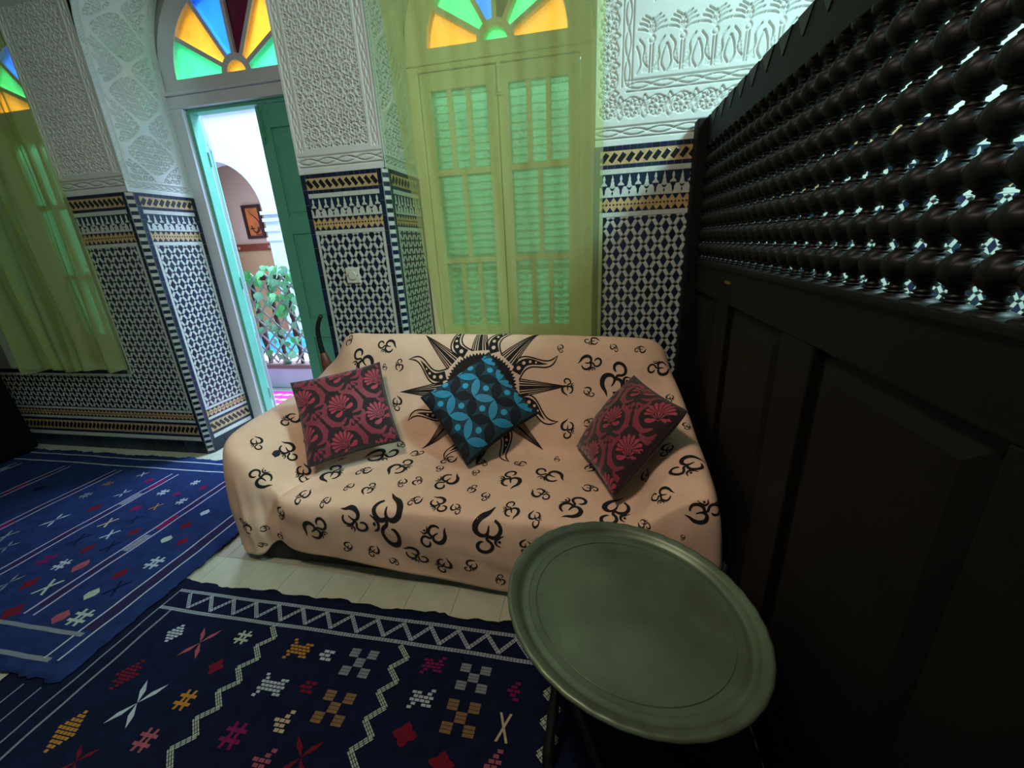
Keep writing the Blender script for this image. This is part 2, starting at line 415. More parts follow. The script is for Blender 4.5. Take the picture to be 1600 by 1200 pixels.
def base_row(F, u0, u1, parent, stuff, indiv, z=0.103):
    n = max(1, round((u1-u0)/0.10)); w = (u1-u0)/n; key = round(w, 4)
    if key not in BASE:
        a = w/2-0.0012; BASE[key] = [tile_mesh('base_tile', [(-a, 0.001), (a, 0.001), (a, z-0.002), (-a, z-0.002)], 0.0015, m_) for m_ in (NAVY[1], NAVY[3])]
    for i in range(n):
        if indiv: put(random.choice(BASE[key]), F, u0+(i+0.5)*w, 0, parent)
        else: stuff.prism([(u0+i*w+0.0012, 0.001), (u0+(i+1)*w-0.0012, 0.001), (u0+(i+1)*w-0.0012, z-0.002), (u0+i*w+0.0012, z-0.002)], F, -0.006, 0.0015, 3)
def dado(F, u0, u1, parent, stuff, want, sgn, indiv, lo_vis=0.0, strips=(1, 1), ES=0.031, lo_left=None):
    a = u0+ES*strips[0]; b = u1-ES*strips[1]
    vis = lambda z: indiv and z > lo_vis
    if strips[0]: edge_strip(F, u0, a, lo_left or 0.103, TOPZ, parent, stuff, vis)
    if strips[1]: edge_strip(F, b, u1, 0.103, TOPZ, parent, stuff, vis)
    smallrow(F, a, b, 1.774, TOPZ, stuff)
    diagband(F, a, b, 1.714, 1.774, parent, stuff, sgn, indiv)
    smallrow(F, a, b, 1.697, 1.714, stuff)
    hstrip(F, a, b, 1.674, 1.696, stuff, 5)
    merlon(F, a, b, 1.572, 1.672, parent, stuff, indiv)
    triband(F, a, b, 1.505, 1.570, stuff)
    hstrip(F, a, b, 1.482, 1.503, stuff, 5)
    hstrip(F, a+0.001, a+0.017, (lo_left-0.05) if lo_left else 0.35, 1.480, stuff, 5); hstrip(F, b-0.017, b-0.001, 0.35, 1.480, stuff, 5)
    field(F, a+0.019, b-0.019, 0.35, 1.480, parent, stuff, want)
    a = u0 if lo_left else a
    hstrip(F, a, b, 0.331, 0.347, stuff, 5)
    triband(F, a, b, 0.273, 0.329, stuff)
    hstrip(F, a, b, 0.252, 0.270, stuff, 5)
    smallrow(F, a, b, 0.232, 0.250, stuff)
    diagband(F, a, b, 0.156, 0.230, parent, stuff, -sgn, vis(0.19))
    smallrow(F, a, b, 0.136, 0.154, stuff)
    hstrip(F, a, b, 0.106, 0.134, stuff, 5)
    base_row(F, u0, u1, parent, stuff, vis(0.05))
def checker(xa, ya, xb, yb, stuff):
    d = Vector((xb-xa, yb-ya, 0)); L = d.length; d.normalize(); n = Vector((d.y, -d.x, 0))
    F = frame((xa, ya, 0), d, (0, 0, 1), n); k = 82; w = TOPZ/k
    stuff.prism([(-0.004, 0), (L+0.004, 0), (L+0.004, TOPZ), (-0.004, TOPZ)], F, -0.02, -0.001, 7)
    for i in range(k):
        stuff.prism([(0.0005, i*w+0.001), (L-0.0005, i*w+0.001), (L-0.0005, (i+1)*w-0.001), (0.0005, (i+1)*w-0.001)], F, -0.006, 0.001, 5 if i % 2 else random.choice((0, 1, 3)))

# left pier: front, door reveal, and the panel below the left window
st = MB(); cnt = {'r': 0, 'b': 0}
def want_left_jamb(k, u, v): return True
dado(JAMB(-2.79), 2.272, 2.69, wall_left, st, want_left_jamb, 1, True)
dado(FRONT, -3.304, -2.815, wall_left, st, lambda k, u, v: k == 'r', -1, True, lo_left=0.655)
checker(-2.815, Y0, -2.79, 2.272, st)
F = FRONT
hstrip(F, -5.5, -3.256, 0.606, 0.622, st, 5); field(F, -5.5, -3.256, 0.35, 0.604, wall_left, st, lambda k, u, v: False)
edge_strip(frame((0, Y0, 0), (0, 0, 1), (-1, 0, 0), (0, -1, 0)), 0.624, 0.655, 3.304, 5.5, wall_left, st, lambda v: v < 4.5)
hstrip(F, -5.5, -3.306, 0.331, 0.347, st, 5); triband(F, -5.5, -3.304, 0.273, 0.329, st); hstrip(F, -5.5, -3.304, 0.252, 0.270, st, 5)
smallrow(F, -5.5, -3.304, 0.232, 0.250, st); diagband(F, -5.5, -3.304, 0.156, 0.230, wall_left, st, 1, False); smallrow(F, -5.5, -3.304, 0.136, 0.154, st)
hstrip(F, -5.5, -3.304, 0.106, 0.134, st, 5); base_row(F, -5.504, -3.304, wall_left, st, True)
st.build('tile_mosaic', SLOTS, wall_left, kind='stuff')
# middle pier
st = MB()
dado(FRONT, -1.603, -1.112, wall_middle, st, lambda k, u, v: v > 0.72, -1, True, 0.7)
dado(JAMB(-1.09), 2.272, 2.69, wall_middle, st, lambda k, u, v: k == 'r' and v > 0.8, 1, True, 0.7)
checker(-1.112, Y0, -1.09, 2.272, st)
st.build('tile_mosaic', SLOTS, wall_middle, kind='stuff')
# right wall, also behind the wooden partition
st = MB()
dado(FRONT, -0.01, 0.46, wall_right, st, lambda k, u, v: v > 0.72 and u > 0.0, 1, True, 0.7, (1, 0))
dado(FRONT, 0.46, 3.15, wall_right, st, lambda k, u, v: False, 1, False, 9, (0, 0))
st.build('tile_mosaic', SLOTS, wall_right, kind='stuff')
# ------------------------------------------------------------------ carved plaster relief
class Relief:
    def __init__(s, W, H, res):
        s.W, s.H, s.res = W, H, res
        s.nu, s.nv = int(W/res)+1, int(H/res)+1
        s.h = np.zeros((s.nv, s.nu)); s.U, s.V = np.meshgrid(np.linspace(0, W, s.nu), np.linspace(0, H, s.nv))
    def stroke(s, pts, w=0.004, d=0.0115):
        P = np.asarray(pts, float)
        for a, b in zip(P[:-1], P[1:]):
            m = w*2.2
            i0 = int((min(a[0], b[0])-m)/s.W*(s.nu-1)); i1 = int((max(a[0], b[0])+m)/s.W*(s.nu-1))+2
            j0 = int((min(a[1], b[1])-m)/s.H*(s.nv-1)); j1 = int((max(a[1], b[1])+m)/s.H*(s.nv-1))+2
            i0, j0 = max(i0, 0), max(j0, 0)
            if i0 >= s.nu or j0 >= s.nv or i1 <= 0 or j1 <= 0: continue
            u, v = s.U[j0:j1, i0:i1], s.V[j0:j1, i0:i1]
            ab = b-a; L2 = ab@ab+1e-12
            t = np.clip(((u-a[0])*ab[0]+(v-a[1])*ab[1])/L2, 0, 1)
            dist2 = (u-a[0]-t*ab[0])**2+(v-a[1]-t*ab[1])**2
            g = -d*np.exp(-dist2/(w*w*0.6))
            s.h[j0:j1, i0:i1] = np.minimum(s.h[j0:j1, i0:i1], g)
    def ring(s, c, r, w=0.004, d=0.007, n=18, a0=0, a1=2*math.pi):
        t = np.linspace(a0, a1, n); s.stroke(np.c_[c[0]+r*np.cos(t), c[1]+r*np.sin(t)], w, d)
    def leaf(s, c, ang, L, B, w=0.0035, d=0.0115):
        t = np.linspace(0, 1, 7)
        for sg in (1, -1):
            x = t*L; y = sg*B*np.sin(np.pi*t)
            s.stroke(np.c_[c[0]+x*math.cos(ang)-y*math.sin(ang), c[1]+x*math.sin(ang)+y*math.cos(ang)], w, d)
    def chain(s, a, b, amp, pitch, w=0.0035, d=0.0105):
        a, b = np.array(a, float), np.array(b, float); L = np.linalg.norm(b-a); t = (b-a)/L; n = np.array([-t[1], t[0]])
        q = np.linspace(0, L, max(8, int(L/pitch*14)))
        for sg in (1, -1):
            yy = sg*amp*np.sin(np.pi*q/pitch); s.stroke(a+np.outer(q, t)+np.outer(yy, n), w, d)
        k = 0
        while (k+1)*pitch <= L+1e-6:
            c = a+t*((k+1)*pitch); s.ring(c, amp*0.32, w*0.8, d, 6); k += 1
        for o in (-amp*1.75, amp*1.75): s.stroke([a+n*o, b+n*o], w, d)
def emit(R, name, surf, parent, thick=0.0):
    P, N = surf(R.U, R.V); grid_obj(name, P+N*(R.h+thick)[..., None], plaster, parent, smooth=True)
def plane_surf(x0, z0):
    def f(U, V):
        P = np.stack([x0+U, np.full_like(U, Y0), z0+V], -1); N = np.zeros_like(P); N[..., 1] = -1; return P, N
    return f
def jamb_surf(x, y0, z0):
    def f(U, V):
        r = 0.5935; z = z0+V; th = np.clip((z-SPRING)/r, 0, None)          # straight reveal, then the curve of the arch
        P = np.stack([x+r*(1-np.cos(th)), y0+U, np.where(th > 0, SPRING+r*np.sin(th), z)], -1)
        N = np.stack([np.cos(th), 0*th, -np.sin(th)], -1); return P, N
    return f
PZ0 = TOPZ+0.001
# right wall: rosette borders round a field of palm fronds
R = Relief(1.16, 0.98, 0.0027)
R.chain((0.0, 0.052), (1.16, 0.052), 0.013, 0.118)
def rosette(c, r):
    R.ring(c, r*0.26); R.ring(c, r, 0.0042)
    for k in range(8): R.leaf((c[0]+r*0.3*math.cos(k*math.pi/4), c[1]+r*0.3*math.sin(k*math.pi/4)), k*math.pi/4, r*0.62, r*0.2)
for i in range(11):
    cu = 0.055+i*0.108; rosette((cu, 0.148), 0.040)
    for sg in (1, -1):
        R.leaf((cu+0.054, 0.148), math.pi/2*sg, 0.046, 0.013); R.leaf((cu+0.054, 0.148), math.pi/2*sg+0.7, 0.04, 0.009); R.leaf((cu+0.054, 0.148), math.pi/2*sg-0.7, 0.04, 0.009)
for j in range(7):
    cv = 0.262+j*0.108; rosette((0.055, cv), 0.040)
    for sg in (0, 1):
        R.leaf((0.055, cv-0.054), math.pi*sg, 0.046, 0.013); R.leaf((0.055, cv-0.054), math.pi*sg+0.7, 0.04, 0.009); R.leaf((0.055, cv-0.054), math.pi*sg-0.7, 0.04, 0.009)
R.chain((0.135, 0.232), (1.16, 0.232), 0.012, 0.108); R.chain((0.135, 0.232), (0.135, 0.98), 0.012, 0.108)
for row in range(3):
    vb = 0.275+row*0.255
    for i in range(8):
        cu = 0.235+i*0.128+(0.064 if row % 2 else 0)
        for sg in (-1, 1):
            R.stroke([(cu+sg*0.006, vb), (cu+sg*0.006, vb+0.105)], 0.003)
            R.stroke(crspline([(cu+sg*0.012, vb+0.02), (cu+sg*0.034, vb+0.05), (cu+sg*0.030, vb+0.095), (cu+sg*0.052, vb+0.125)], 5), 0.0036)
            R.stroke(crspline([(cu+sg*0.060, vb), (cu+sg*0.044, vb+0.03), (cu+sg*0.05, vb+0.07), (cu+sg*0.062, vb+0.10)], 5), 0.0036)
            for k in range(5):
                R.stroke([(cu+sg*(0.014+0.005*k), vb+0.004), (cu+sg*(0.012+0.003*k), vb+0.012+0.015*k)], 0.0024, 0.006)
            for k in range(4):
                a = 0.35+0.38*k
                R.stroke(crspline([(cu, vb+0.14), (cu+sg*0.03*math.cos(a), vb+0.14+0.045*math.sin(a)), (cu+sg*0.062*math.cos(a*0.7), vb+0.14+0.07*math.sin(a*0.85))], 4), 0.0032)
        R.ring((cu, vb+0.122), 0.012); R.leaf((cu, vb+0.134), math.pi/2, 0.06, 0.012)
emit(R, 'carved_panel', plane_surf(-0.005, PZ0), wall_right)
mbx = MB(); mbx.box((1.15, Y0, PZ0), (3.2, Y0+0.02, SPRING)); mbx.build('plaster_band', plaster, wall_right)
# middle pier: interlaced stars between plain strips
def stars(R, u0, u1, v0, v1, cell, depth):
    k = 2*math.pi/cell; U, V = R.U-(u0+u1)/2, R.V-v0
    f = np.cos(k*U)+np.cos(k*(0.5*U+0.866*V))+np.cos(k*(0.5*U-0.866*V))
    g = np.cos(2*k*(0.866*U+0.5*V))+np.cos(2*k*(0.866*U-0.5*V))+np.cos(2*k*V)
    hole = np.clip((np.abs(f+0.35)-0.28)*2.4, 0, 1)*np.clip((np.abs(g+0.3)-0.35)*1.8, 0, 1)
    msk = ((R.U > u0) & (R.U < u1) & (R.V > v0) & (R.V < v1))
    R.h = np.where(msk, np.minimum(R.h, -depth*hole), R.h)
def pier_relief(W, H, depth):
    R = Relief(W, H, 0.0027)
    R.chain((0.01, 0.058), (W-0.01, 0.058), 0.014, 0.115)
    R.chain((0.035, 0.11), (0.035, H), 0.009, 0.07); R.chain((W-0.035, 0.11), (W-0.035, H), 0.009, 0.07)
    stars(R, 0.072, W-0.072, 0.12, H, 0.058, depth); return R
emit(pier_relief(0.511, 0.96, 0.0125), 'carved_panel', plane_surf(-1.605, PZ0), wall_middle)
emit(pier_relief(0.512, 0.96, 0.009), 'carved_panel', plane_surf(-3.304, PZ0), wall_left)
# reveals: ogee net with leaves, rope edge
def reveal_relief(W, H):
    R = Relief(W, H, 0.0027)
    R.chain((0.02, 0.042), (W-0.02, 0.042), 0.009, 0.05)
    for x in (0.02, W-0.02):
        v = 0.06
        while v < H:
            R.stroke([(x-0.008, v), (x+0.008, v+0.016)], 0.003, 0.005); v += 0.014
        R.stroke([(x+0.015, 0.06), (x+0.015, H)], 0.003); R.stroke([(x-0.015, 0.06), (x-0.015, H)], 0.003)
    u0, u1, v0 = 0.05, W-0.05, 0.075; pu, pv = (u1-u0)/2, 0.155
    U, V = R.U, R.V
    a = math.pi*(U-u0)/pu; b = math.pi*(V-v0)/pv
    net = np.abs(np.cos(a)*0.9+np.cos(b)*1.0)
    inside = (U > u0) & (U < u1) & (V > v0)
    rr = random.Random(3)
    for j in range(int(H/0.034)):
        for i in range(int((u1-u0)/0.036)):
            cu, cv = u0+0.014+i*0.036+(0.018 if j % 2 else 0), v0+0.012+j*0.034
            sgx = 1 if math.sin(math.pi*(cu-u0)/pu*2+math.pi*(cv-v0)/pv) > 0 else -1
            ang = math.pi/2+sgx*(0.75+0.35*rr.random())
            if u0+0.006 < cu < u1-0.006: R.leaf((cu-0.016*math.cos(ang), cv-0.016*math.sin(ang)), ang, 0.036, 0.0095, 0.0040, 0.012)
    R.h = np.where(inside & (net < 0.22), 0.0015, R.h); return R
emit(reveal_relief(0.45, 1.35), 'carved_reveal', jamb_surf(-2.79, 2.246, PZ0), wall_left)
emit(reveal_relief(0.45, 1.05), 'carved_reveal', jamb_surf(-1.09, 2.246, PZ0), wall_middle)
# ------------------------------------------------------------------ door, windows, fanlights
GLASS = {'green': glass_mat('green_glass', (0.06, 0.60, 0.15)), 'orange': glass_mat('orange_glass', (0.80, 0.26, 0.015)), 'blue': glass_mat('blue_glass', (0.02, 0.16, 0.85)),
         'red': glass_mat('dark_red_glass', (0.012, 0.0006, 0.002))}
def sector(cx, zs, r0, r1, a0, a1, n=10):
    t = np.linspace(a0, a1, n)
    return [(cx+r1*math.cos(x), zs+r1*math.sin(x)) for x in t]+[(cx+r0*math.cos(x), zs+r0*math.sin(x)) for x in t[::-1]]
def fan(parent, cx, zs, rg, ro, y, colors, hub, wood):
    F = frame((0, y, 0), (1, 0, 0), (0, 0, 1), (0, -1, 0)); n = len(colors); r0 = 0.105
    mb = MB()
    for i in range(24):                                            # arched band
        a0, a1 = math.pi*i/24, math.pi*(i+1)/24
        mb.prism(sector(cx, zs, rg-0.004, ro, a0, a1, 2), F, -0.05, 0.012)
    for i in range(12): mb.prism(sector(cx, zs, r0-0.035, r0+0.004, math.pi*i/12, math.pi*(i+1)/12, 2), F, -0.04, 0.006)
    mb.prism([(cx-ro, zs-0.075), (cx+ro, zs-0.075), (cx+ro, zs+0.008), (cx-ro, zs+0.008)], F, -0.05, 0.014)
    for i in range(1, n):
        a = math.pi*i/n; c, s = math.cos(a), math.sin(a); w = 0.013
        mb.prism([(cx+c*r0-s*w, zs+s*r0+c*w), (cx+c*r0+s*w, zs+s*r0-c*w), (cx+c*rg+s*w, zs+s*rg-c*w), (cx+c*rg-s*w, zs+s*rg+c*w)], F, -0.04, 0.004)
    mb.build('fanlight_frame', wood, parent)
    for i, c in enumerate(colors):
        a0, a1 = math.pi*(1-i/n), math.pi*(1-(i+1)/n)
        b = MB(); b.prism(sector(cx, zs, r0, rg, a1, a0), F, -0.020, -0.016); b.build('glass_pane', GLASS[c], parent)
    b = MB(); b.prism(sector(cx, zs, 0.001, r0-0.033, 0.0, math.pi), F, -0.020, -0.016); b.build('glass_pane', GLASS[hub], parent)
    # plaster spandrel around the arched band
    mb = MB(); W = ro+0.10; n2 = 24
    for i in range(n2):
        a0, a1 = math.pi*(1-i/n2), math.pi*(1-(i+1)/n2)
        def out(a):
            c, s = math.cos(a), math.sin(a); k = min(W/max(abs(c), 1e-6), 0.80/max(abs(s), 1e-6)); return (cx+c*k, zs+s*k)
        mb.prism([(cx+ro*math.cos(a0), zs+ro*math.sin(a0)), (cx+ro*math.cos(a1), zs+ro*math.sin(a1)), out(a1), out(a0)], F, -0.06, -0.002)
    mb.build('arch_spandrel', plaster_plain, parent)
# --- the door
door = struct(empty('door_1', (-2.2, 2.74, 0)))
mb = MB()
mb.box((-2.80, 2.69, 0.012), (-2.70, 2.79, 2.335)); mb.box((-1.67, 2.69, 0.012), (-1.59, 2.79, 2.335)); mb.box((-2.80, 2.69, 2.335), (-1.59, 2.79, 2.405))
mb.box((-2.80, 2.675, 2.405), (-1.59, 2.80, 2.425))
mb.build('door_frame', frame_white, door, bevel=0.004)
mb = MB(); mb.box((-2.70, 2.72, 0.012), (-2.675, 2.79, 2.312)); mb.box((-2.70, 2.722, 2.312), (-1.67, 2.792, 2.335)); mb.build('door_stop', green_paint, door)
mb = MB(); mb.box((-2.80, 2.69, 0.0), (-1.59, 2.93, 0.012)); mb.build('threshold', mat('threshold_stone', '#a7a59a', 0.5, 0.1, 10), door)
fan(door, -2.235, 2.485, 0.456, 0.57, 2.715, ['green', 'orange', 'blue', 'red', 'orange', 'green'], 'orange', frame_white)
def leaf(name, hinge, ang, w, h, right):
    """door leaf hinged on z axis; local x along the leaf"""
    M = Matrix.Translation(hinge) @ Matrix.Rotation(ang, 4, 'Z')
    mb = MB(); mb.box((0.01, 0.012, 0.02), (w-0.01, 0.034, h-0.01), M=M)
    st_ = 0.085
    for x0, x1, z0, z1 in ((0, st_, 0.01, h), (w-st_, w, 0.01, h), (st_, w-st_, 0.01, 0.17), (st_, w-st_, h-0.13, h), (st_, w-st_, 0.78, 0.92), (st_, w-st_, 1.52, 1.63)):
        mb.box((x0, 0, z0), (x1, 0.046, z1), M=M)
    o = mb.build(name, green_paint, door, bevel=0.003)
    for z0, z1 in ((0.17, 0.78), (0.92, 1.52), (1.63, h-0.13)):
        b = MB(); b.box((st_+0.03, 0.006, z0+0.03), (w-st_-0.03, 0.040, z1-0.03), M=M); p = b.build('raised_panel', green_paint, None, bevel=0.006); p.parent = o
    return o, M
rl, M = leaf('door_leaf', (-1.675, 2.775, 0), math.pi, 0.505, 2.305, True)
b = MB(); b.box((0.46, 0.046, 2.12), (0.485, 0.058, 2.28), M=M); b.box((0.468, 0.05, 2.09), (0.477, 0.066, 2.30), M=M); o = b.build('bolt', green_paint); o.parent = rl
ll, M = leaf('door_leaf', (-2.685, 2.80, 0), math.pi/2+math.radians(40), 0.505, 2.305, False)
for z in (0.25, 1.15, 2.0):
    b = MB(); b.lathe([(0.008, z), (0.008, z+0.09)], 8, Matrix.Translation((-2.676, 2.792, 0))); o = b.build('hinge', green_paint); o.parent = ll
# --- windows
pane_mat = sheer_mat('frosted_pane', (0.46, 0.74, 0.54), (0.50, 0.80, 0.60), 0.40)
shutter_mat = mat('teal_shutter', '#4f9c86', 0.5, 0.06, 8)
def window(name, cx, colors, hub, z0=0.775, zt=2.345):
    wn = struct(empty(name, (cx, 2.72, z0-0.07))); hw = 0.470
    mb = MB(); ro = 0.535
    mb.box((cx-0.56, 2.69, z0-0.07), (cx-hw, 2.78, 2.44)); mb.box((cx+hw, 2.69, z0-0.07), (cx+0.56, 2.78, 2.44))
    mb.box((cx-hw, 2.69, z0-0.07), (cx+hw, 2.78, z0)); mb.box((cx-hw, 2.69, zt), (cx+hw, 2.78, 2.44)); mb.box((cx-0.56, 2.68, 2.375), (cx+0.56, 2.79, 2.395))
    mb.build('window_frame', cream_paint, wn, bevel=0.004)
    mb = MB(); mb.box((cx-0.56, Y0-0.0, z0-0.085), (cx+0.56, 2.72, z0-0.07)); mb.build('window_sill', mat('sill_stone', '#b9bdb0', 0.25, 0.08, 12), wn)
    fan(wn, cx, 2.45, 0.405, ro, 2.715, colors, hub, cream_paint)
    for s in (-1, 1):
        xa, xb = (cx-hw+0.004, cx-0.003) if s < 0 else (cx+0.003, cx+hw-0.004)
        sw = 0.062; mb = MB(); Ya, Yb = 2.70, 2.742
        mb.box((xa, Ya, z0+0.003), (xa+sw, Yb, zt-0.003)); mb.box((xb-sw, Ya, z0+0.003), (xb, Yb, zt-0.003))
        mb.box((xa+sw, Ya, z0+0.003), (xb-sw, Yb, z0+0.085)); mb.box((xa+sw, Ya, zt-0.095), (xb-sw, Yb, zt-0.003))
        rails = (1.275, 1.80)
        for z in rails: mb.box((xa+sw, Ya+0.004, z), (xb-sw, Yb-0.002, z+0.034))
        lf = mb.build('window_leaf', cream_paint, wn, bevel=0.003)
        ia, ib = xa+sw, xb-sw
        for (za, zb, n) in ((z0+0.085, 1.275, 3), (1.309, 1.80, 2), (1.834, zt-0.095, 3)):
            wd = (ib-ia)/n
            for k in range(1, n):
                b = MB(); b.box((ia+k*wd-0.014, Ya+0.005, za), (ia+k*wd+0.014, Yb-0.004, zb)); o = b.build('glazing_bar', cream_paint); o.parent = lf; o.matrix_parent_inverse = Matrix.Translation((0, 0, 0))
            for k in range(n):
                b = MB(); b.box((ia+k*wd+0.012 if k else ia, 2.722, za), (ia+(k+1)*wd-(0.012 if k < n-1 else 0), 2.725, zb)); o = b.build('window_pane', pane_mat); o.parent = lf
        # louvred shutter outside
        b = MB(); b.box((xa, 2.80, z0), (xa+0.05, 2.835, zt)); b.box((xb-0.05, 2.80, z0), (xb, 2.835, zt)); b.box((xa+0.05, 2.80, z0), (xb-0.05, 2.835, z0+0.05)); b.box((xa+0.05, 2.80, 1.27), (xb-0.05, 2.835, 1.33)); b.box((xa+0.05, 2.80, zt-0.06), (xb-0.05, 2.835, zt))
        sh = b.build('shutter', shutter_mat, wn)
        z = z0+0.07; sb = MB(); sb.box((xa+0.05, -0.024, -0.003), (xb-0.05, 0.024, 0.003)); sme = sb.mesh('slat', shutter_mat)
        while z < zt-0.07:
            if not (1.25 < z < 1.34):
                o = bpy.data.objects.new('slat', sme); COL.objects.link(o); o.parent = sh; o.matrix_parent_inverse = Matrix.Identity(4)
                o.location = (0, 2.817, z); o.rotation_euler = (0.4, 0, 0)
            z += 0.044
    b = MB(); b.box((cx+0.004, 2.688, 2.19), (cx+0.026, 2.70, 2.38)); b.box((cx+0.008, 2.68, 2.20), (cx+0.020, 2.69, 2.235)); b.build('window_bolt', cream_paint, wn)
    return wn
window('window_1', -0.56, ['orange', 'green', 'blue', 'red', 'green', 'orange'], 'green')
window('window_2', -3.86, ['orange', 'green', 'blue', 'red', 'blue', 'green', 'orange'], 'orange', 0.735)

# ------------------------------------------------------------------ sheer curtains
sheer = sheer_mat('green_sheer', (0.66, 0.73, 0.34), (0.84, 0.88, 0.60), 0.60)
def curtain(name, rows, ncol, ph, amp, material, label, rod):
    """rows: [(z, x_left, x_right, y, fold amplitude)] top to bottom"""
    root = empty(name, ((rows[0][1]+rows[0][2])/2, rows[-1][3], rows[-1][0]), label, 'curtain')
    zs = np.array([r[0] for r in rows])[::-1]; nv = 90
    Z = np.linspace(rows[0][0], rows[-1][0], nv)
    ip = lambda k: np.interp(Z, zs, np.array([r[k] for r in rows])[::-1])
    XL, XR, YY, AM = ip(1), ip(2), ip(3), ip(4)
    t = np.linspace(0, 1, ncol)
    fold = sum(a*np.sin(2*np.pi*f*t+p) for a, f, p in ph)
    P = np.zeros((nv, ncol, 3))
    P[..., 0] = XL[:, None]+(XR-XL)[:, None]*t[None]
    wob = 0.25*np.sin(2*np.pi*(t[None]*2.3+Z[:, None]*0.7))
    P[..., 1] = YY[:, None]+AM[:, None]*(fold[None]+wob); P[..., 2] = Z[:, None]
    P[-4:, :, 2] += 0.012*np.sin(2*np.pi*t*3+1)[None]*np.linspace(0.2, 1, 4)[:, None]
    grid_obj('sheer_cloth', P, material, root)
    b = MB(); hm = []
    for i in range(ncol): hm.append(P[-1, i])
    b.tube(hm, 0.0016, 5); b.build('hem', material, root)
    b = MB(); b.tube([(rod[0], rod[2], rod[3]), (rod[1], rod[2], rod[3])], 0.012, 10); b.build('curtain_rod', brass, root)
    for i in range(0, ncol, max(1, ncol//12)):
        r = MB(); c = P[0, i]; r.tube([(c[0], rod[2]+0.016*math.cos(a), rod[3]+0.016*math.sin(a)) for a in np.linspace(0, 2*math.pi, 13)], 0.002, 5); r.build('ring', brass, root)
    return root
curtain('sheer_curtain', [(3.0, -0.985, 0.022, 2.20, 0.010), (2.454, -0.983, 0.028, 2.185, 0.010), (1.771, -0.948, 0.033, 2.175, 0.009), (0.897, -0.848, 0.038, 2.175, 0.007), (0.62, -0.82, 0.038, 2.18, 0.006)], 130,
        [(0.6, 3, 0.4), (0.5, 7, 1.0), (0.25, 13, 2.0)], 0.01, sheer, 'sheer lime green curtain hanging behind the sofa over the closed window', (-1.25, 0.2, 2.20, 3.012))
curtain('sheer_curtain', [(3.0, -4.35, -3.33, 2.19, 0.030), (2.30, -4.33, -3.245, 2.185, 0.035), (1.74, -4.30, -3.215, 2.175, 0.04), (0.67, -4.22, -3.215, 2.17, 0.045)], 150,
        [(0.8, 4, 0.2), (0.5, 9, 1.4), (0.3, 2, 2.2)], 0.03, sheer, 'folded sheer green curtain ending above the tiled panel beside the door pier', (-4.55, -3.1, 2.19, 3.012))
# ------------------------------------------------------------------ patio seen through the door
patio_white = mat('patio_whitewash', '#c6cad2', 0.9, 0.03, 2)
salmon = mat('salmon_wall', '#f2bfaa', 0.9, 0.03, 2)
tan = mat('tan_wall', '#d8a27a', 0.9, 0.04, 2)
mb = MB(); mb.box((-9.5, YO, -0.12), (4.0, 9.0, -0.002)); struct(mb.build('floor_patio', mat('patio_floor', '#c3c4c2', 0.5, 0.05, 3)))
# far patio wall with an arch
mb = MB(); cx, zs, r, yw = -5.80, 2.03, 0.76, 6.0
mb.box((-9.5, yw, 0), (cx-r, yw+0.35, zs)); mb.box((cx+r, yw, 0), (4.0, yw+0.35, zs)); mb.box((-9.5, yw, zs), (cx-r, yw+0.35, 5.2)); mb.box((cx+r, yw, zs), (4.0, yw+0.35, 5.2))
for i in range(24):
    t0, t1 = math.pi*(1-i/24), math.pi*(1-(i+1)/24)
    xa, za, xb, zb = cx+r*math.cos(t0), zs+r*math.sin(t0), cx+r*math.cos(t1), zs+r*math.sin(t1)
    mb.add([(xa, yw, za), (xb, yw, zb), (xb, yw, 5.2), (xa, yw, 5.2), (xa, yw+0.35, za), (xb, yw+0.35, zb)], [(0, 1, 2, 3), (4, 5, 1, 0)])
wp = struct(mb.build('wall_patio', patio_white))
for z, d, x1 in ((2.02, 0.035, 0.30), (1.92, 0.02, 0.26), (1.78, 0.012, 0.24), (1.64, 0.012, 0.24)):
    b = MB(); b.box((cx+r-0.03, yw-d, z-0.03), (cx+r+x1, yw, z+0.02)); b.build('moulding', patio_white, wp)
b = MB(); b.box((-9.0, yw-0.05, 3.42), (4.0, yw, 3.47)); b.build('cornice', patio_white, wp)
mb = MB(); mb.box((-9.5, 7.0, 1.60), (-3.5, 7.1, 4.2)); wa = struct(mb.build('wall_alcove', salmon))
mb = MB(); mb.box((-9.5, 6.99, 0), (-3.5, 7.1, 1.60)); mb.build('dado_paint', tan, wa)
mb = MB(); mb.box((-9.5, 6.35, 4.0), (-3.5, 7.1, 4.1)); mb.build('alcove_ceiling', salmon, wa)
mb = MB(); mb.box((-3.6, 2.95, -0.1), (-3.5, 2.96, 0)); 
rail = empty('wall_rail', (-6.2, 6.97, 1.52), 'reddish brown board with two round bosses fixed under the framed picture', 'wall board')
b = MB(); b.box((-6.78, 6.955, 1.49), (-5.78, 6.99, 1.61)); b.build('board', mat('red_brown_wood', '#8f3b26', 0.5, 0.2, 8), rail, bevel=0.006)
for x in (-6.52, -5.86):
    b = MB(); b.lathe([(0.001, -0.002), (0.03, 0.0), (0.03, 0.012), (0.018, 0.02), (0.001, 0.02)], 14, Matrix.Translation((x, 6.956, 1.55)) @ Matrix.Rotation(math.pi/2, 4, 'X')); b.build('boss', mat('pink_plaster', '#d89a86', 0.6), rail, smooth=True)
pic = empty('framed_picture', (-6.09, 6.98, 1.70), 'small orange picture with dark curved strokes in a dark brown frame', 'picture')
x0, x1, z0, z1 = -6.28, -5.91, 1.70, 2.27
b = MB()
for q in ((x0, z0, x1, z0+0.05), (x0, z1-0.05, x1, z1), (x0, z0+0.05, x0+0.05, z1-0.05), (x1-0.05, z0+0.05, x1, z1-0.05)): b.box((q[0], 6.955, q[1]), (q[2], 6.99, q[3]))
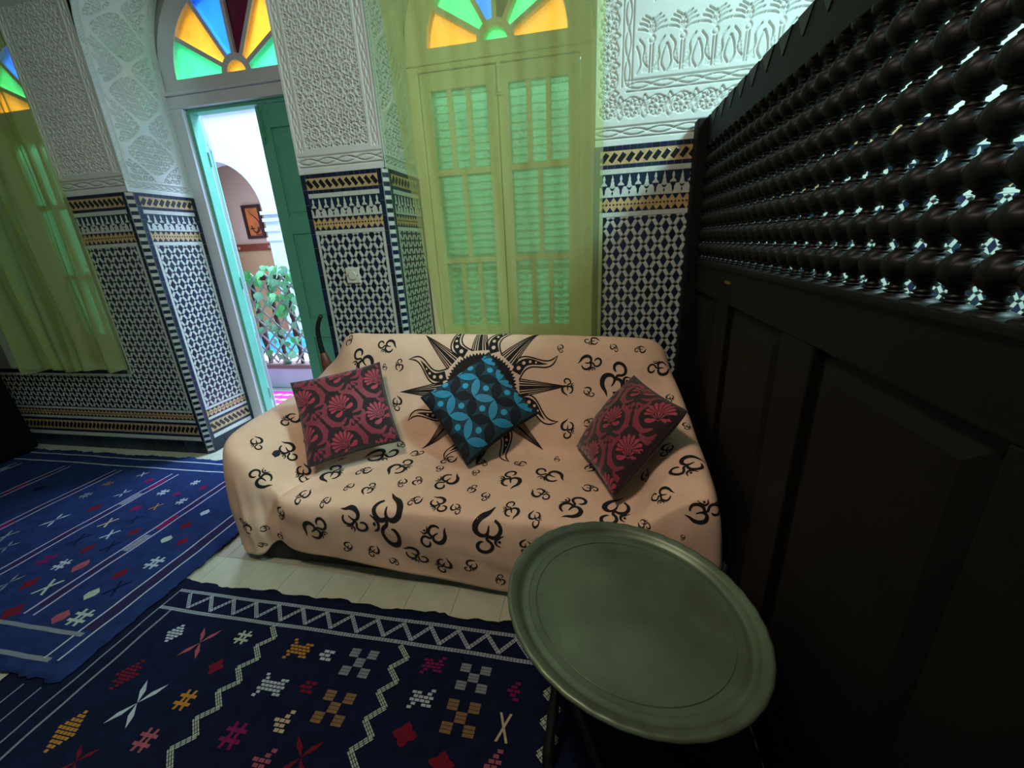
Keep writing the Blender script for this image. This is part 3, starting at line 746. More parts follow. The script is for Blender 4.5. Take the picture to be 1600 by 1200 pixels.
b.build('picture_frame', mat('picture_frame_wood', '#3a1712', 0.5, 0.2, 12), pic)
b = MB(); b.box((x0+0.04, 6.978, z0+0.04), (x1-0.04, 6.985, z1-0.04)); b.build('picture_ground', mat('picture_orange', '#ee7a3c', 0.7, 0.25, 5), pic)
def flat_strip(mb, pts, wid, y):
    P = np.array(pts); 
    for i in range(len(P)-1):
        t = P[i+1]-P[i]; n = np.array([-t[1], t[0]])/(np.linalg.norm(t)+1e-9)
        a, b_ = wid[i], wid[i+1]
        mb.add([(P[i][0]+n[0]*a, y, P[i][1]+n[1]*a), (P[i][0]-n[0]*a, y, P[i][1]-n[1]*a), (P[i+1][0]-n[0]*b_, y, P[i+1][1]-n[1]*b_), (P[i+1][0]+n[0]*b_, y, P[i+1][1]+n[1]*b_)], [(0, 1, 2, 3)])
b = MB(); ink = mat('picture_ink', '#5a1a10', 0.7)
c = crspline([(-6.17, 2.18), (-6.10, 2.10), (-6.01, 2.02), (-5.98, 1.92), (-6.02, 1.83), (-6.09, 1.80)], 5); flat_strip(b, c, np.linspace(0.004, 0.02, len(c)), 6.975)
c = crspline([(-6.16, 1.93), (-6.13, 1.83), (-6.06, 1.81), (-6.02, 1.90)], 5); flat_strip(b, c, np.linspace(0.012, 0.012, len(c)), 6.974)
c = crspline([(-6.19, 1.87), (-6.14, 1.88), (-6.10, 1.87)], 4); flat_strip(b, c, np.full(len(c), 0.012), 6.973)
c = crspline([(-6.10, 1.78), (-6.05, 1.77), (-5.98, 1.775)], 4); flat_strip(b, c, np.full(len(c), 0.007), 6.973)
b.build('ink_strokes', ink, pic)
# low parapet, lattice fence with ivy
mb = MB(); mb.box((-6.5, 3.70, 0), (0.5, 3.86, 0.225)); par_ = mb.build('parapet', mat('parapet_render', '#c6cad2', 0.9, 0.06, 6), bevel=0.01, label='low whitewashed kerb under the ivy covered railing outside the door', cat='kerb')
mb = MB(); mb.box((-6.5, 3.69, 0.225), (0.5, 3.87, 0.262)); mb.build('coping', mat('coping_brown', '#7c6258', 0.7, 0.1, 8), par_)
railing = empty('patio_railing', (-3.0, 3.78, 0.262), 'dark wooden baluster railing on the kerb, overgrown with ivy', 'railing')
bw = mat('baluster_wood', '#4a2d28', 0.6, 0.2, 12)
mb = MB(); mb.box((-5.2, 3.755, 1.15), (0.2, 3.805, 1.20)); mb.build('handrail', bw, railing)
bb = MB(); bb.lathe([(0.020, 0.262), (0.020, 0.34), (0.032, 0.36), (0.018, 0.40), (0.034, 0.52), (0.036, 0.62), (0.020, 0.74), (0.030, 0.78), (0.022, 0.86), (0.032, 1.0), (0.022, 1.08), (0.022, 1.16)], 9)
bme = bb.mesh('baluster', bw); bme.polygons.foreach_set('use_smooth', [True]*len(bme.polygons))
for k in range(26):
    o = bpy.data.objects.new('baluster', bme); COL.objects.link(o); o.location = (-5.1+k*0.2, 3.78, 0); par(o, railing)
trel = empty('ivy_trellis', (-3.0, 3.73, 0.27), 'grey diagonal slat trellis with green ivy leaves tied to the railing', 'trellis')
slat_m = mat('trellis_slat', '#a39a94', 0.7, 0.1, 15)
for sg in (1, -1):
    for k in range(20):
        xa = -4.4+k*0.16; za, zb = 0.30, 1.20; L = (zb-za)*0.95
        b = MB(); M = Matrix.Translation((xa+L/2, 3.735-0.006*sg, (za+zb)/2)) @ Matrix.Rotation(sg*0.76, 4, 'Y')
        b.box((-0.009, -0.003, -0.65), (0.009, 0.003, 0.65), M=M); b.build('trellis_slat', slat_m, trel)
lm = [mat('ivy_leaf_a', '#5fae66', 0.5, 0.1, 20), mat('ivy_leaf_b', '#7fb98a', 0.5, 0.1, 20), mat('ivy_leaf_c', '#8fc4a0', 0.5, 0.1, 20)]
leafp = [(0, 0), (0.022, 0.006), (0.040, 0.030), (0.030, 0.052), (0.012, 0.060), (0, 0.088), (-0.012, 0.060), (-0.030, 0.052), (-0.040, 0.030), (-0.022, 0.006)]
lmes = []
for m_ in lm:
    b = MB(); b.add([(p[0], 0.012*abs(p[0])/0.04, -p[1]) for p in leafp]+[(0, -0.004, -0.04)], [(10, i, (i+1) % 10) for i in range(10)]); lmes.append(b.mesh('ivy_leaf', m_))
rl_ = random.Random(11)
for k in range(190):
    x = rl_.uniform(-3.75, -2.35); z = 0.32+0.95*rl_.random()**0.85
    if k < 60: z = rl_.uniform(1.10, 1.30)
    o = bpy.data.objects.new('ivy_leaf', rl_.choice(lmes)); COL.objects.link(o); par(o, trel)
    o.location = (x, 3.70+rl_.uniform(-0.03, 0.03), z); s = rl_.uniform(0.8, 1.45); o.scale = (s, s, s)
    o.rotation_euler = (rl_.uniform(-0.6, 0.5), rl_.uniform(-0.9, 0.9), rl_.uniform(-0.7, 0.7))
# blue-tiled lower patio behind the railing
mb = MB(); mb.box((-8.0, 5.2, 0.0), (0.0, 5.3, 0.30)); mb.build('patio_basin', mat('turquoise_tiles', '#4fb3cf', 0.3, 0.5, 9), label='turquoise tiled low wall glimpsed behind the railing', cat='low wall')
# magenta rug outside the door
prug = empty('patio_rug', (-2.9, 3.25, 0), 'magenta and white rug on the patio floor outside the door', 'rug')
mb = MB(); mb.box((-4.2, 2.99, 0.0), (-1.2, 3.56, 0.012)); mb.build('rug_field', mat('magenta_wool', '#d83a9a', 0.95, 0.15, 8), prug)
b = MB()
for i in range(28):
    for j in range(4):
        x, y = -4.1+i*0.105+(0.05 if j % 2 else 0), 3.06+j*0.13
        b.add([(x-0.045, y-0.015, 0.0135), (x+0.03, y-0.022, 0.0135), (x+0.05, y+0.02, 0.0135), (x-0.02, y+0.028, 0.0135)], [(0, 1, 2, 3)])
b.build('white_flecks', mat('white_wool', '#e9dcea', 0.95), prug, kind='stuff')
# ------------------------------------------------------------------ wooden partition with turned lattice
XS = 0.475
part = empty('wooden_partition', (0.50, 1.0, 0), 'tall black-brown wooden partition with turned bead lattice above plain panels', 'partition')
YA, YB = -0.90, 2.235
mb = MB(); mb.box((0.432, 2.165, 0), (0.505, YB, 1.856)); mb.build('post', dark_wood, part, bevel=0.006)
mb = MB(); mb.box((0.45, YA-0.06, 0), (0.53, YA, 1.856)); mb.build('post', dark_wood, part, bevel=0.006)
mb = MB(); mb.box((XS, YA, 1.745), (XS+0.05, YB-0.06, 1.862)); mb.build('top_rail', dark_wood, part, bevel=0.003)
mb = MB(); mb.box((XS, YA, 1.135), (XS+0.05, YB-0.06, 1.255)); mb.build('middle_rail', dark_wood, part, bevel=0.003)
mb = MB(); mb.box((XS-0.008, YA, 1.250), (XS+0.055, YB-0.06, 1.264)); mb.build('ledge', dark_wood, part, bevel=0.003)
mb = MB(); mb.box((XS, YA, 0.0), (XS+0.05, YB-0.06, 0.16)); mb.build('bottom_rail', dark_wood, part, bevel=0.003)
edges = [2.175, 1.754, 1.603, 1.146, 0.982, 0.525, 0.375, -0.08, -0.23, -0.69, -0.90]
for k in range(1, 10, 2):
    mb = MB(); mb.box((XS, edges[k+1], 0.16), (XS+0.05, edges[k], 1.135)); mb.build('stile', dark_wood, part, bevel=0.004)
for k in range(0, 10, 2):
    yb, ya = edges[k], edges[k+1]
    mb = MB(); mb.box((XS+0.022, ya, 0.16), (XS+0.032, yb, 1.135)); o = mb.build('panel', dark_wood, part)
    b = MB(); w = 0.055
    lo, hi = (ya+w, 0.16+w), (yb-w, 1.135-w)
    v = [(XS+0.022, ya+0.012, 0.172), (XS+0.022, yb-0.012, 0.172), (XS+0.022, yb-0.012, 1.123), (XS+0.022, ya+0.012, 1.123),
         (XS+0.006, lo[0], lo[1]), (XS+0.006, hi[0], lo[1]), (XS+0.006, hi[0], hi[1]), (XS+0.006, lo[0], hi[1])]
    b.add(v, [(4, 7, 6, 5), (0, 4, 5, 1), (1, 5, 6, 2), (2, 6, 7, 3), (3, 7, 4, 0)]); p = b.build('raised_field', dark_wood); p.parent = o
tri = MB(); tri.add([(XS-0.0025, 0, 0), (XS-0.0025, 0.082, 0), (XS-0.0025, 0.041, -0.052), (XS+0.001, 0, 0), (XS+0.001, 0.082, 0), (XS+0.001, 0.041, -0.052)], [(0, 2, 1), (3, 4, 5), (0, 1, 4, 3), (1, 2, 5, 4), (2, 0, 3, 5)])
tme = tri.mesh('carved_tooth', mat('blackened_wood', '#0b0908', 0.6))
y = YA+0.02
while y < 2.15:
    o = bpy.data.objects.new('carved_tooth', tme); COL.objects.link(o); par(o, part); o.location = (0, y, 1.861); y += 0.112
PIT = 0.0615
half = [(0.0280, 0.0), (0.0275, 0.006), (0.0250, 0.0112), (0.0180, 0.0145), (0.0115, 0.0160), (0.0155, 0.0180), (0.0155, 0.0200), (0.0100, 0.0218), (0.0140, 0.0243), (0.0140, 0.0264), (0.0095, 0.0285), (0.0095, 0.03075)]
cell = [(r, z) for r, z in half]+[(r, PIT-z) for r, z in half[::-1][1:-1]]
def spindle(n):
    pr = []
    for k in range(n): pr += [(r, z+k*PIT) for r, z in cell]
    pr.append((half[0][0], n*PIT)); b = MB(); b.lathe(pr, 10); me = b.mesh('turned_spindle', bead_wood)
    me.polygons.foreach_set('use_smooth', [True]*len(me.polygons)); return me
ZN = 1.286-PIT/2
vme = spindle(8); hme = spindle(47)
XL = XS+0.025
for k in range(-22, 26):
    o = bpy.data.objects.new('turned_spindle', vme); COL.objects.link(o); par(o, part); o.location = (XL, 0.6595-PIT/2+k*PIT, ZN)
for k in range(1, 8):
    o = bpy.data.objects.new('turned_spindle', hme); COL.objects.link(o); par(o, part)
    o.rotation_euler = (-math.pi/2, 0, 0); o.location = (XL, 0.6595-PIT/2-22*PIT, ZN+k*PIT)
b = MB(); b.box((XS-0.006, 1.60, 1.207), (XS, 1.655, 1.216)); b.build('brass_strip', brass, part, label='small brass strip on the middle rail')

# ------------------------------------------------------------------ sofa and its throw
sofa = empty('sofa', (-0.62, 1.7, 0), 'dark sofa hidden under a peach printed throw, black base showing', 'sofa')
sf = mat('sofa_charcoal', '#1d1c1a', 0.85, 0.15, 20, 0.3, 300)
mb = MB(); mb.box((-1.56, 1.335, 0.0), (0.36, 2.10, 0.16)); mb.build('base', sf, sofa, bevel=0.02)
mb = MB(); mb.box((-1.30, 1.345, 0.16), (0.10, 1.80, 0.355)); mb.build('seat_cushion', sf, sofa, bevel=0.03)
M = Matrix.Translation((-0.55, 1.98, 0.55)) @ Matrix.Rotation(-0.36, 4, 'X')
mb = MB(); mb.box((-0.70, -0.05, -0.30), (0.72, 0.07, 0.31), M=M); mb.build('backrest', sf, sofa, bevel=0.03)
mb = MB(); mb.box((-1.60, 1.42, 0.16), (-1.42, 2.06, 0.53)); mb.build('armrest', sf, sofa, bevel=0.03)
mb = MB(); mb.box((0.22, 1.36, 0.16), (0.40, 2.02, 0.50)); mb.build('armrest', sf, sofa, bevel=0.03)

net_rows = [  # rows: front hem -> seat -> back -> behind ; columns left hem ... right hem
 [(-1.66,1.345,.045),(-1.625,1.318,.048),(-1.58,1.30,.05),(-1.50,1.295,.06),(-1.41,1.315,.135),(-1.31,1.297,.108),(-1.0,1.283,.095),(-.60,1.270,.050),(-.20,1.262,.032),(.10,1.25,.03),(.27,1.235,.03),(.38,1.228,.03),(.44,1.25,.03),(.462,1.30,.03)],
 [(-1.675,1.352,.14),(-1.65,1.335,.19),(-1.60,1.305,.25),(-1.49,1.292,.24),(-1.395,1.318,.24),(-1.32,1.285,.22),(-1.0,1.270,.21),(-.60,1.257,.20),(-.20,1.250,.20),(.12,1.243,.20),(.27,1.23,.22),(.39,1.222,.25),(.445,1.24,.2),(.464,1.30,.15)],
 [(-1.69,1.385,.20),(-1.668,1.37,.32),(-1.61,1.335,.51),(-1.49,1.315,.475),(-1.385,1.325,.365),(-1.31,1.282,.335),(-1.0,1.268,.345),(-.60,1.258,.350),(-.20,1.252,.350),(.12,1.248,.355),(.27,1.24,.46),(.39,1.235,.51),(.450,1.25,.32),(.466,1.30,.2)],
 [(-1.70,1.43,.20),(-1.68,1.42,.35),(-1.635,1.40,.597),(-1.50,1.38,.55),(-1.365,1.365,.395),(-1.29,1.33,.385),(-1.0,1.318,.392),(-.60,1.308,.395),(-.20,1.30,.395),(.13,1.30,.40),(.27,1.28,.51),(.40,1.275,.56),(.455,1.29,.34),(.466,1.33,.2)],
 [(-1.71,1.55,.20),(-1.69,1.54,.36),(-1.65,1.54,.618),(-1.47,1.53,.585),(-1.30,1.53,.405),(-1.22,1.52,.402),(-.95,1.52,.41),(-.58,1.52,.41),(-.20,1.51,.41),(.13,1.50,.415),(.26,1.46,.545),(.41,1.45,.59),(.460,1.45,.36),(.467,1.46,.2)],
 [(-1.71,1.69,.20),(-1.69,1.69,.36),(-1.65,1.69,.625),(-1.42,1.70,.60),(-1.235,1.735,.43),(-1.16,1.735,.422),(-.92,1.735,.422),(-.56,1.735,.42),(-.20,1.735,.42),(.12,1.72,.43),(.25,1.68,.575),(.41,1.62,.61),(.460,1.60,.38),(.467,1.60,.2)],
 [(-1.71,1.80,.20),(-1.69,1.80,.36),(-1.645,1.80,.635),(-1.41,1.79,.635),(-1.24,1.80,.545),(-1.14,1.795,.535),(-.90,1.793,.53),(-.55,1.79,.53),(-.20,1.79,.53),(.12,1.79,.545),(.27,1.77,.62),(.41,1.74,.645),(.460,1.72,.38),(.467,1.72,.2)],
 [(-1.71,1.93,.20),(-1.69,1.93,.36),(-1.635,1.93,.645),(-1.42,1.91,.68),(-1.26,1.885,.745),(-1.14,1.88,.735),(-.88,1.877,.73),(-.54,1.875,.73),(-.20,1.875,.73),(.12,1.875,.73),(.28,1.87,.715),(.405,1.86,.685),(.457,1.85,.40),(.466,1.85,.2)],
 [(-1.70,2.03,.20),(-1.68,2.03,.38),(-1.61,2.03,.66),(-1.44,1.99,.775),(-1.32,1.98,.902),(-1.16,1.965,.908),(-.87,1.96,.905),(-.53,1.96,.903),(-.20,1.96,.898),(.12,1.96,.89),(.27,1.97,.868),(.375,1.98,.76),(.445,1.97,.42),(.46,1.97,.2)],
 [(-1.69,2.10,.20),(-1.66,2.10,.40),(-1.58,2.10,.67),(-1.455,2.09,.80),(-1.36,2.07,.918),(-1.17,2.065,.928),(-.87,2.06,.926),(-.53,2.06,.922),(-.20,2.06,.915),(.12,2.06,.903),(.285,2.07,.885),(.36,2.08,.79),(.43,2.08,.45),(.45,2.08,.2)],
 [(-1.66,2.15,.20),(-1.62,2.15,.35),(-1.56,2.15,.45),(-1.46,2.14,.55),(-1.36,2.14,.60),(-1.17,2.13,.62),(-.87,2.13,.62),(-.53,2.13,.62),(-.20,2.13,.62),(.12,2.13,.62),(.27,2.14,.6),(.345,2.14,.55),(.41,2.14,.4),(.43,2.14,.2)]]
NET = np.array(net_rows, float)
# last column of the side drops: pull the first/last columns down to a hem near the floor
for r in range(1, 11):
    NET[r, 0, 2] = 0.06; NET[r, -1, 2] = 0.05
def loft(N, pu, pv):
    A = np.array([crspline(N[r], pu) for r in range(N.shape[0])])
    B = np.array([crspline(A[:, c], pv) for c in range(A.shape[1])]); return B.transpose(1, 0, 2)
T = loft(NET, 14, 13)
# smooth the sharp creases a little, then add soft wrinkles
def smooth(T, n):
    for _ in range(n):
        Q = T.copy()
        Q[1:-1, 1:-1] = 0.5*T[1:-1, 1:-1]+0.125*(T[:-2, 1:-1]+T[2:, 1:-1]+T[1:-1, :-2]+T[1:-1, 2:]); T = Q
    return T
T = smooth(T, 10)
def normals(T):
    du = np.gradient(T, axis=1); dv = np.gradient(T, axis=0); n = np.cross(du, dv); n /= np.linalg.norm(n, axis=2, keepdims=True)+1e-9; return n
NT = normals(T)
X, Yc, Zc = T[..., 0], T[..., 1], T[..., 2]
wr = 0.0022*np.sin(9*X+5*Zc+1.0)*np.sin(7*Zc+3*Yc)+0.0015*np.sin(23*X-11*Zc)*np.sin(13*Yc+9*Zc+2)
front = np.clip((0.38-Zc)/0.1, 0, 1)*np.clip((1.40-Yc)/0.05, 0, 1)
wr += front*(0.006*np.sin(6.0*X+14*Zc+0.5)*np.sin(8*Zc+1)+0.003*np.sin(15*X+22*Zc))
def fold(x0, y0, z0, x1, y1, z1, w, h):
    a, b = np.array([x0, y0, z0]), np.array([x1, y1, z1]); ab = b-a; t = np.clip(((T-a)@ab)/(ab@ab), 0, 1)
    d = np.linalg.norm(T-(a+t[..., None]*ab), axis=2); return h*np.exp(-(d/w)**2)*np.sin(np.pi*np.clip(t, 0.02, 0.98))**0.5
wr += fold(.08, 1.30, .40, .20, 1.62, .50, .022, .012)-fold(.12, 1.29, .39, .235, 1.60, .53, .02, .012)+fold(.17, 1.27, .42, .33, 1.40, .57, .03, .014)
wr += fold(-1.32, 1.32, .36, -1.22, 1.62, .42, .012, .008)-fold(-1.35, 1.32, .37, -1.25, 1.62, .42, .010, .009)
wr += fold(-1.53, 1.29, .05, -1.54, 1.32, .45, .022, .012)-fold(-1.46, 1.30, .06, -1.45, 1.32, .40, .02, .012)
wr += fold(-.62, 1.25, .30, -.30, 1.25, .14, .05, .006)-fold(-.55, 1.25, .24, -.25, 1.25, .10, .03, .006)
wr += fold(.20, 1.45, .52, .42, 1.75, .63, .025, .007)-fold(.15, 1.92, .80, .33, 1.86, .70, .02, .006)+fold(-1.62, 1.36, .50, -1.66, 1.36, .12, .03, .010)-fold(-1.45, 1.70, .60, -1.62, 1.42, .58, .03, .005)
wr += fold(-1.0, 1.27, .30, -.8, 1.27, .10, .03, .005)-fold(-.15, 1.25, .33, .05, 1.24, .10, .03, .006)
wr += fold(.30, 1.23, .45, .33, 1.22, .08, .03, .012)
T = T+NT*(-wr if NT[60, 90, 2] < 0 else wr)[..., None]
NT = normals(T)
if NT[T.shape[0]//2-5, T.shape[1]//2, 2] < 0: NT = -NT
cloth_m = mat('peach_cotton', '#e3bda2', 0.9, 0.06, 12, 0.25, 900)
throw = empty('sofa_throw', (-0.62, 1.7, 0.03), 'peach cotton throw printed with a black sun and om signs, over the sofa', 'throw')
tob = grid_obj('throw_cloth', T, cloth_m, throw)
sol = tob.modifiers.new('solid', 'SOLIDIFY'); sol.thickness = 0.0015; sol.offset = -1
nv_, nu_ = T.shape[:2]; idx = np.arange(nv_*nu_).reshape(nv_, nu_)
quads = np.stack([idx[:-1, :-1], idx[:-1, 1:], idx[1:, 1:], idx[1:, :-1]], -1).reshape(-1, 4)
BV = BVHTree.FromPolygons([tuple(p) for p in T.reshape(-1, 3)], [tuple(q) for q in quads.tolist()])
def fixn(n, d): return n if n.dot(d) < 0 else -n
def hit_cam(px, py):
    d = Vector(ray(px, py)).normalized(); loc, n, i, dist = BV.ray_cast(Vector(CAM), d)
    if loc is None: return None, None
    return loc, fixn(n, d)
def snap(p, n, reach=0.16, off=0.0011):
    loc, nn, i, d = BV.ray_cast(p+n*reach*0.5, -n)
    if loc is None or d > reach: return None
    return loc+fixn(nn, -n)*off

def strip(pts, wid, per=5):
    """centre line + half widths -> list of (left, right)"""
    P = crspline(pts, per); k = len(pts); w = np.interp(np.linspace(0, k-1, len(P)), np.arange(k), wid)
    out = []
    for i in range(len(P)):
        t = P[min(i+1, len(P)-1)]-P[max(i-1, 0)]; t = t/(np.linalg.norm(t)+1e-12); n = np.array([-t[1], t[0]])
        out.append((P[i]+n*w[i], P[i]-n*w[i]))
    return out
def add_strip(mb, pairs, fn, mi=0, one=False):
    v = []
    for a, b in pairs: v.append((fn(a), fn((a+b)/2), fn(b)))
    begun = False
    for i in range(len(v)-1):
        if one and any(x is None for x in v[i]+v[i+1]):
            if begun: return
            continue
        begun = True
        for k in range(2):
            q = (v[i][k], v[i][k+1], v[i+1][k+1], v[i+1][k])
            if any(x is None for x in q): continue
            if max((Vector(q[0])-Vector(q[2])).length, (Vector(q[1])-Vector(q[3])).length) > 0.08: continue
            mb.add(q, [(0, 1, 2, 3)], mi)
def add_disc(mb, c, r, fn, n=10, mi=0):
    pts = [fn(np.array([c[0]+r*math.cos(2*math.pi*k/n), c[1]+r*math.sin(2*math.pi*k/n)])) for k in range(n)]; m0 = fn(np.array(c, float))
    if m0 is None or any(p is None for p in pts): return
    mb.add([m0]+pts, [(0, k+1, (k+1) % n+1) for k in range(n)], mi)
OM_PX = [([(345,425),(395,465),(470,500),(518,560),(522,625),(480,668),(430,672),(395,640),(382,565)], [2,13,22,26,25,20,15,13,6]),
         ([(325,512),(280,545),(262,600),(285,655),(335,688),(390,675),(402,640)], [9,14,17,18,17,15,8]),
         ([(400,670),(405,715),(365,752),(352,795),(385,845),(445,865),(500,843),(512,792),(480,752),(445,745)], [12,14,14,15,15,16,17,16,12,4]),
         ([(228,660),(285,690),(318,725),(310,765),(265,787)], [3,10,13,10,3])]
OM = [([((x-390)/200, (600-y)/200) for x, y in p], [q/200*1.22 for q in w]) for p, w in OM_PX]
OMB, OMD = np.array([0.0, 0.0]), np.array([(277-390)/200, (600-730)/200])
ink_m = mat('black_print', '#17120f', 0.9)
def om(Bp, Dp, mir):
    B3, n = hit_cam(*Bp); D3, _ = hit_cam(*Dp)
    if B3 is None or D3 is None: return
    hs = [hit_cam(Bp[0]+i, Bp[1]+j)[1] for i in (-9, 0, 9) for j in (-9, 0, 9)]      # mean normal, so small folds do not twist the sign
    n = sum((h for h in hs if h is not None and h.dot(n) > 0.3), Vector((0, 0, 0))).normalized()
    d = D3-B3; d = d-n*d.dot(n); L = d.length
    if L < 0.005 or L > 0.16: return
    e1 = d.normalized(); e2 = n.cross(e1)
    c = OMD-OMB; cl = math.hypot(*c); s = L/cl*(1.0 if mir > 1 else float(np.interp(L, [0.02, 0.05], [0.66, 0.77]))); ca, sa = c[0]/cl, c[1]/cl
    def fn(p):
        q = p-OMB; x, y = q[0]*ca+q[1]*sa, -q[0]*sa+q[1]*ca
        if not mir: y = -y
        return snap(B3+(e1*x+e2*y)*s, n, 0.30 if mir > 1 else 0.13)
    mb = MB()
    for pts, w in OM: add_strip(mb, strip(pts, w, 4), fn)
    add_disc(mb, OMD, .085, fn, 8)
    if mb.f: mb.build('om_print', ink_m, throw)
def crop(s, ox, oy, L):
    for b0, b1, d0, d1, m_ in L: om((ox+b0/s, oy+b1/s), (ox+d0/s, oy+d1/s), m_)
crop(7.273, 340, 600, [(860,385,720,375,1),(440,650,365,718,1),(785,735,728,845,1),(530,1090,543,955,1),(1010,640,962,663,1),(975,985,870,1050,1),(1290,1040,1460,967,1),(1430,850,1390,840,1)])
crop(6.667, 360, 730, [(775,280,675,298,1),(1005,345,935,350,1),(525,465,582,537,0),(860,660,1022,710,1),(1250,520,1272,668,1),(525,720,560,740,1),(1230,815,1272,878,0),(1500,860,1418,852,1),(345,640,365,590,0),(1250,195,1180,205,1),(1430,240,1532,215,1),(320,805,350,775,0),(165,640,180,560,1)])
crop(6.154, 540, 700, [(300,75,378,128,1),(500,200,645,187,1),(665,55,705,80,1),(205,215,150,195,1),(1015,110,940,95,1),(910,190,950,210,0),(550,325,480,350,1),(690,330,760,300,1),(1300,135,1375,130,0),(1255,230,1200,245,1),(1000,300,862,303,1),(390,600,277,730,3),(690,500,625,480,1),(885,520,826,605,1),(1055,570,1130,575,0),(1210,405,1180,370,0),(1350,455,1395,487,0),(870,830,722,780,1),(1370,780,1515,942,0),(645,1010,685,1105,1),(455,1080,510,1070,0),(950,1110,850,1107,1),(1215,1120,1250,1190,0)])
crop(6.667, 620, 780, [(1080,855,1010,812,0),(1340,470,1410,530,0)])
crop(6.667, 720, 680, [(520,485,395,440,0),(640,300,575,325,0),(960,430,800,455,0),(1000,260,960,240,0),(1340,350,1300,305,0),(810,600,925,585,0),(1320,550,1385,515,0),(1140,770,1083,650,0),(530,800,425,760,0),(770,840,860,880,0)])
crop(5.503, 860, 680, [(820,340,860,300,0),(1215,240,1208,352,0),(985,510,935,605,0),(1275,670,1335,540,0),(1010,110,1050,150,0),(1240,60,1340,130,0),(570,620,660,740,0),(1140,870,1165,890,0),(790,760,840,720,0)])
crop(6.154, 860, 515, [(95,170,60,205,1),(420,110,375,160,0),(605,165,660,165,0),(880,190,830,152,1),(350,320,420,405,1),(600,520,775,488,1),(165,575,235,522,1),(355,590,350,655,1),(1075,370,1000,288,1),(165,930,240,990,0),(355,900,355,840,0),(1150,650,1200,680,0),(1310,920,1360,965,0)])
crop(6.154, 520, 515, [(155,120,205,88,1),(310,330,192,335,0),(545,160,470,225,0),(640,360,595,318,0),(620,690,563,735,1),(500,370,470,350,0),(650,1100,700,1080,0),(1590,95,1560,90,0)])
# the printed sun, laid out along the cloth (x across, y up the backrest / forward over the seat)
col_c = int(np.argmin(np.abs(T[100, :, 0]+0.545)))
prof = T[:, col_c]; arc = np.r_[0, np.cumsum(np.linalg.norm(np.diff(prof, axis=0), axis=1))]
ctr, _ = hit_cam(751, 606)
k0 = int(np.argmin(np.linalg.norm(prof[:, 1:]-np.array(ctr)[1:], axis=1))); s0 = arc[k0]
def sun_fn(off):
    def f(p):
        x, y = p; s = s0+y
        i = int(np.clip(np.searchsorted(arc, s)-1, 0, len(arc)-2)); t = (s-arc[i])/(arc[i+1]-arc[i])
        P = prof[i]*(1-t)+prof[i+1]*t; n = NT[i, col_c]
        return snap(Vector((ctr[0]+x, P[1], P[2])), Vector((0, n[1], n[2])).normalized(), 0.2, off)
    return f
f1, f2 = sun_fn(0.0012), sun_fn(0.0022)
RD = 0.185
sunb = MB()
def ringfill(r0, r1, cx0, cy0, cx1, cy1, n=72, tooth=0.0):
    for k in range(n):
        a0, a1 = 2*math.pi*k/n, 2*math.pi*(k+1)/n; am = (a0+a1)/2
        ps = lambda c, r, a: np.array([c[0]+r*math.cos(a), c[1]+r*math.sin(a)])
        for q in range(3):
            ra, rb = q/3, (q+1)/3
            L = lambda a, t: ps((cx0, cy0), r0, a)*(1-t)+ps((cx1, cy1), r1, a)*t
            v = [f1(L(a0, ra)), f1(L(a1, ra)), f1(L(a1, rb)), f1(L(a0, rb))]
            if not any(x is None for x in v): sunb.add(v, [(0, 1, 2, 3)])
        if tooth:
            v = [f1(ps((cx1, cy1), r1, a0)), f1(ps((cx1, cy1), r1, a1)), f1(ps((cx1, cy1), r1+tooth, am))]
            if not any(x is None for x in v): sunb.add(v, [(0, 1, 2)])
ringfill(0.135, RD-0.012, 0.004, -0.045, 0, 0, 64, 0.014)
sunb.build('sun_disc_print', ink_m, throw)
for k in range(16):
    a = math.pi+k*math.pi/8+0.05; ca, sa = math.cos(a), math.sin(a)
    g = lambda x, y: np.array([x*ca-y*sa, x*sa+y*ca])
    b = MB(); r0 = RD+0.012; r1 = 0.435 if k % 2 == 0 else 0.42
    if k % 2 == 0:
        for o, w in ((0, .011), (.021, .0034), (-.021, .0034), (.034, .0030), (-.034, .0030), (.045, .0026), (-.045, .0026)):
            pts = [g(r0+(r1-r0)*t, o*(1-t)) for t in (0, .25, .5, .75, 1)]
            add_strip(b, strip(pts, [w*(1-t)+0.0006 for t in (0, .25, .5, .75, 1)], 3), f1)
    else:
        ts = np.linspace(0, 1, 9); wv = lambda t: 0.028*math.sin(2*math.pi*t*0.95)
        for sg in (1, -1):
            pts = [g(r0+(r1-r0)*t, wv(t)+sg*0.041*(1-t)**0.75) for t in ts]
            add_strip(b, strip(pts, [.0036]*8+[.001], 2), f1)
        ti = np.linspace(0, .72, 7)
        pts = [g(r0+(r1-r0)*t, wv(t)) for t in ti]
        add_strip(b, strip(pts, [.024, .024, .021, .017, .012, .006, .001], 2), f1)
    b.build('sun_ray_print', ink_m, throw)
    if k % 2:
        b = MB()
        for t, r in ((.10, .0105), (.25, .009), (.39, .007), (.50, .005)): add_disc(b, g(r0+(r1-r0)*t, wv(t)), r, f2, 9)
        b.build('sun_dot_print', cloth_m, throw)
b = MB(); b.box((0.452, 1.215, .27), (0.458, 1.24, .31)); b.build('care_label', mat('navy_label', '#15152a', 0.8), throw)

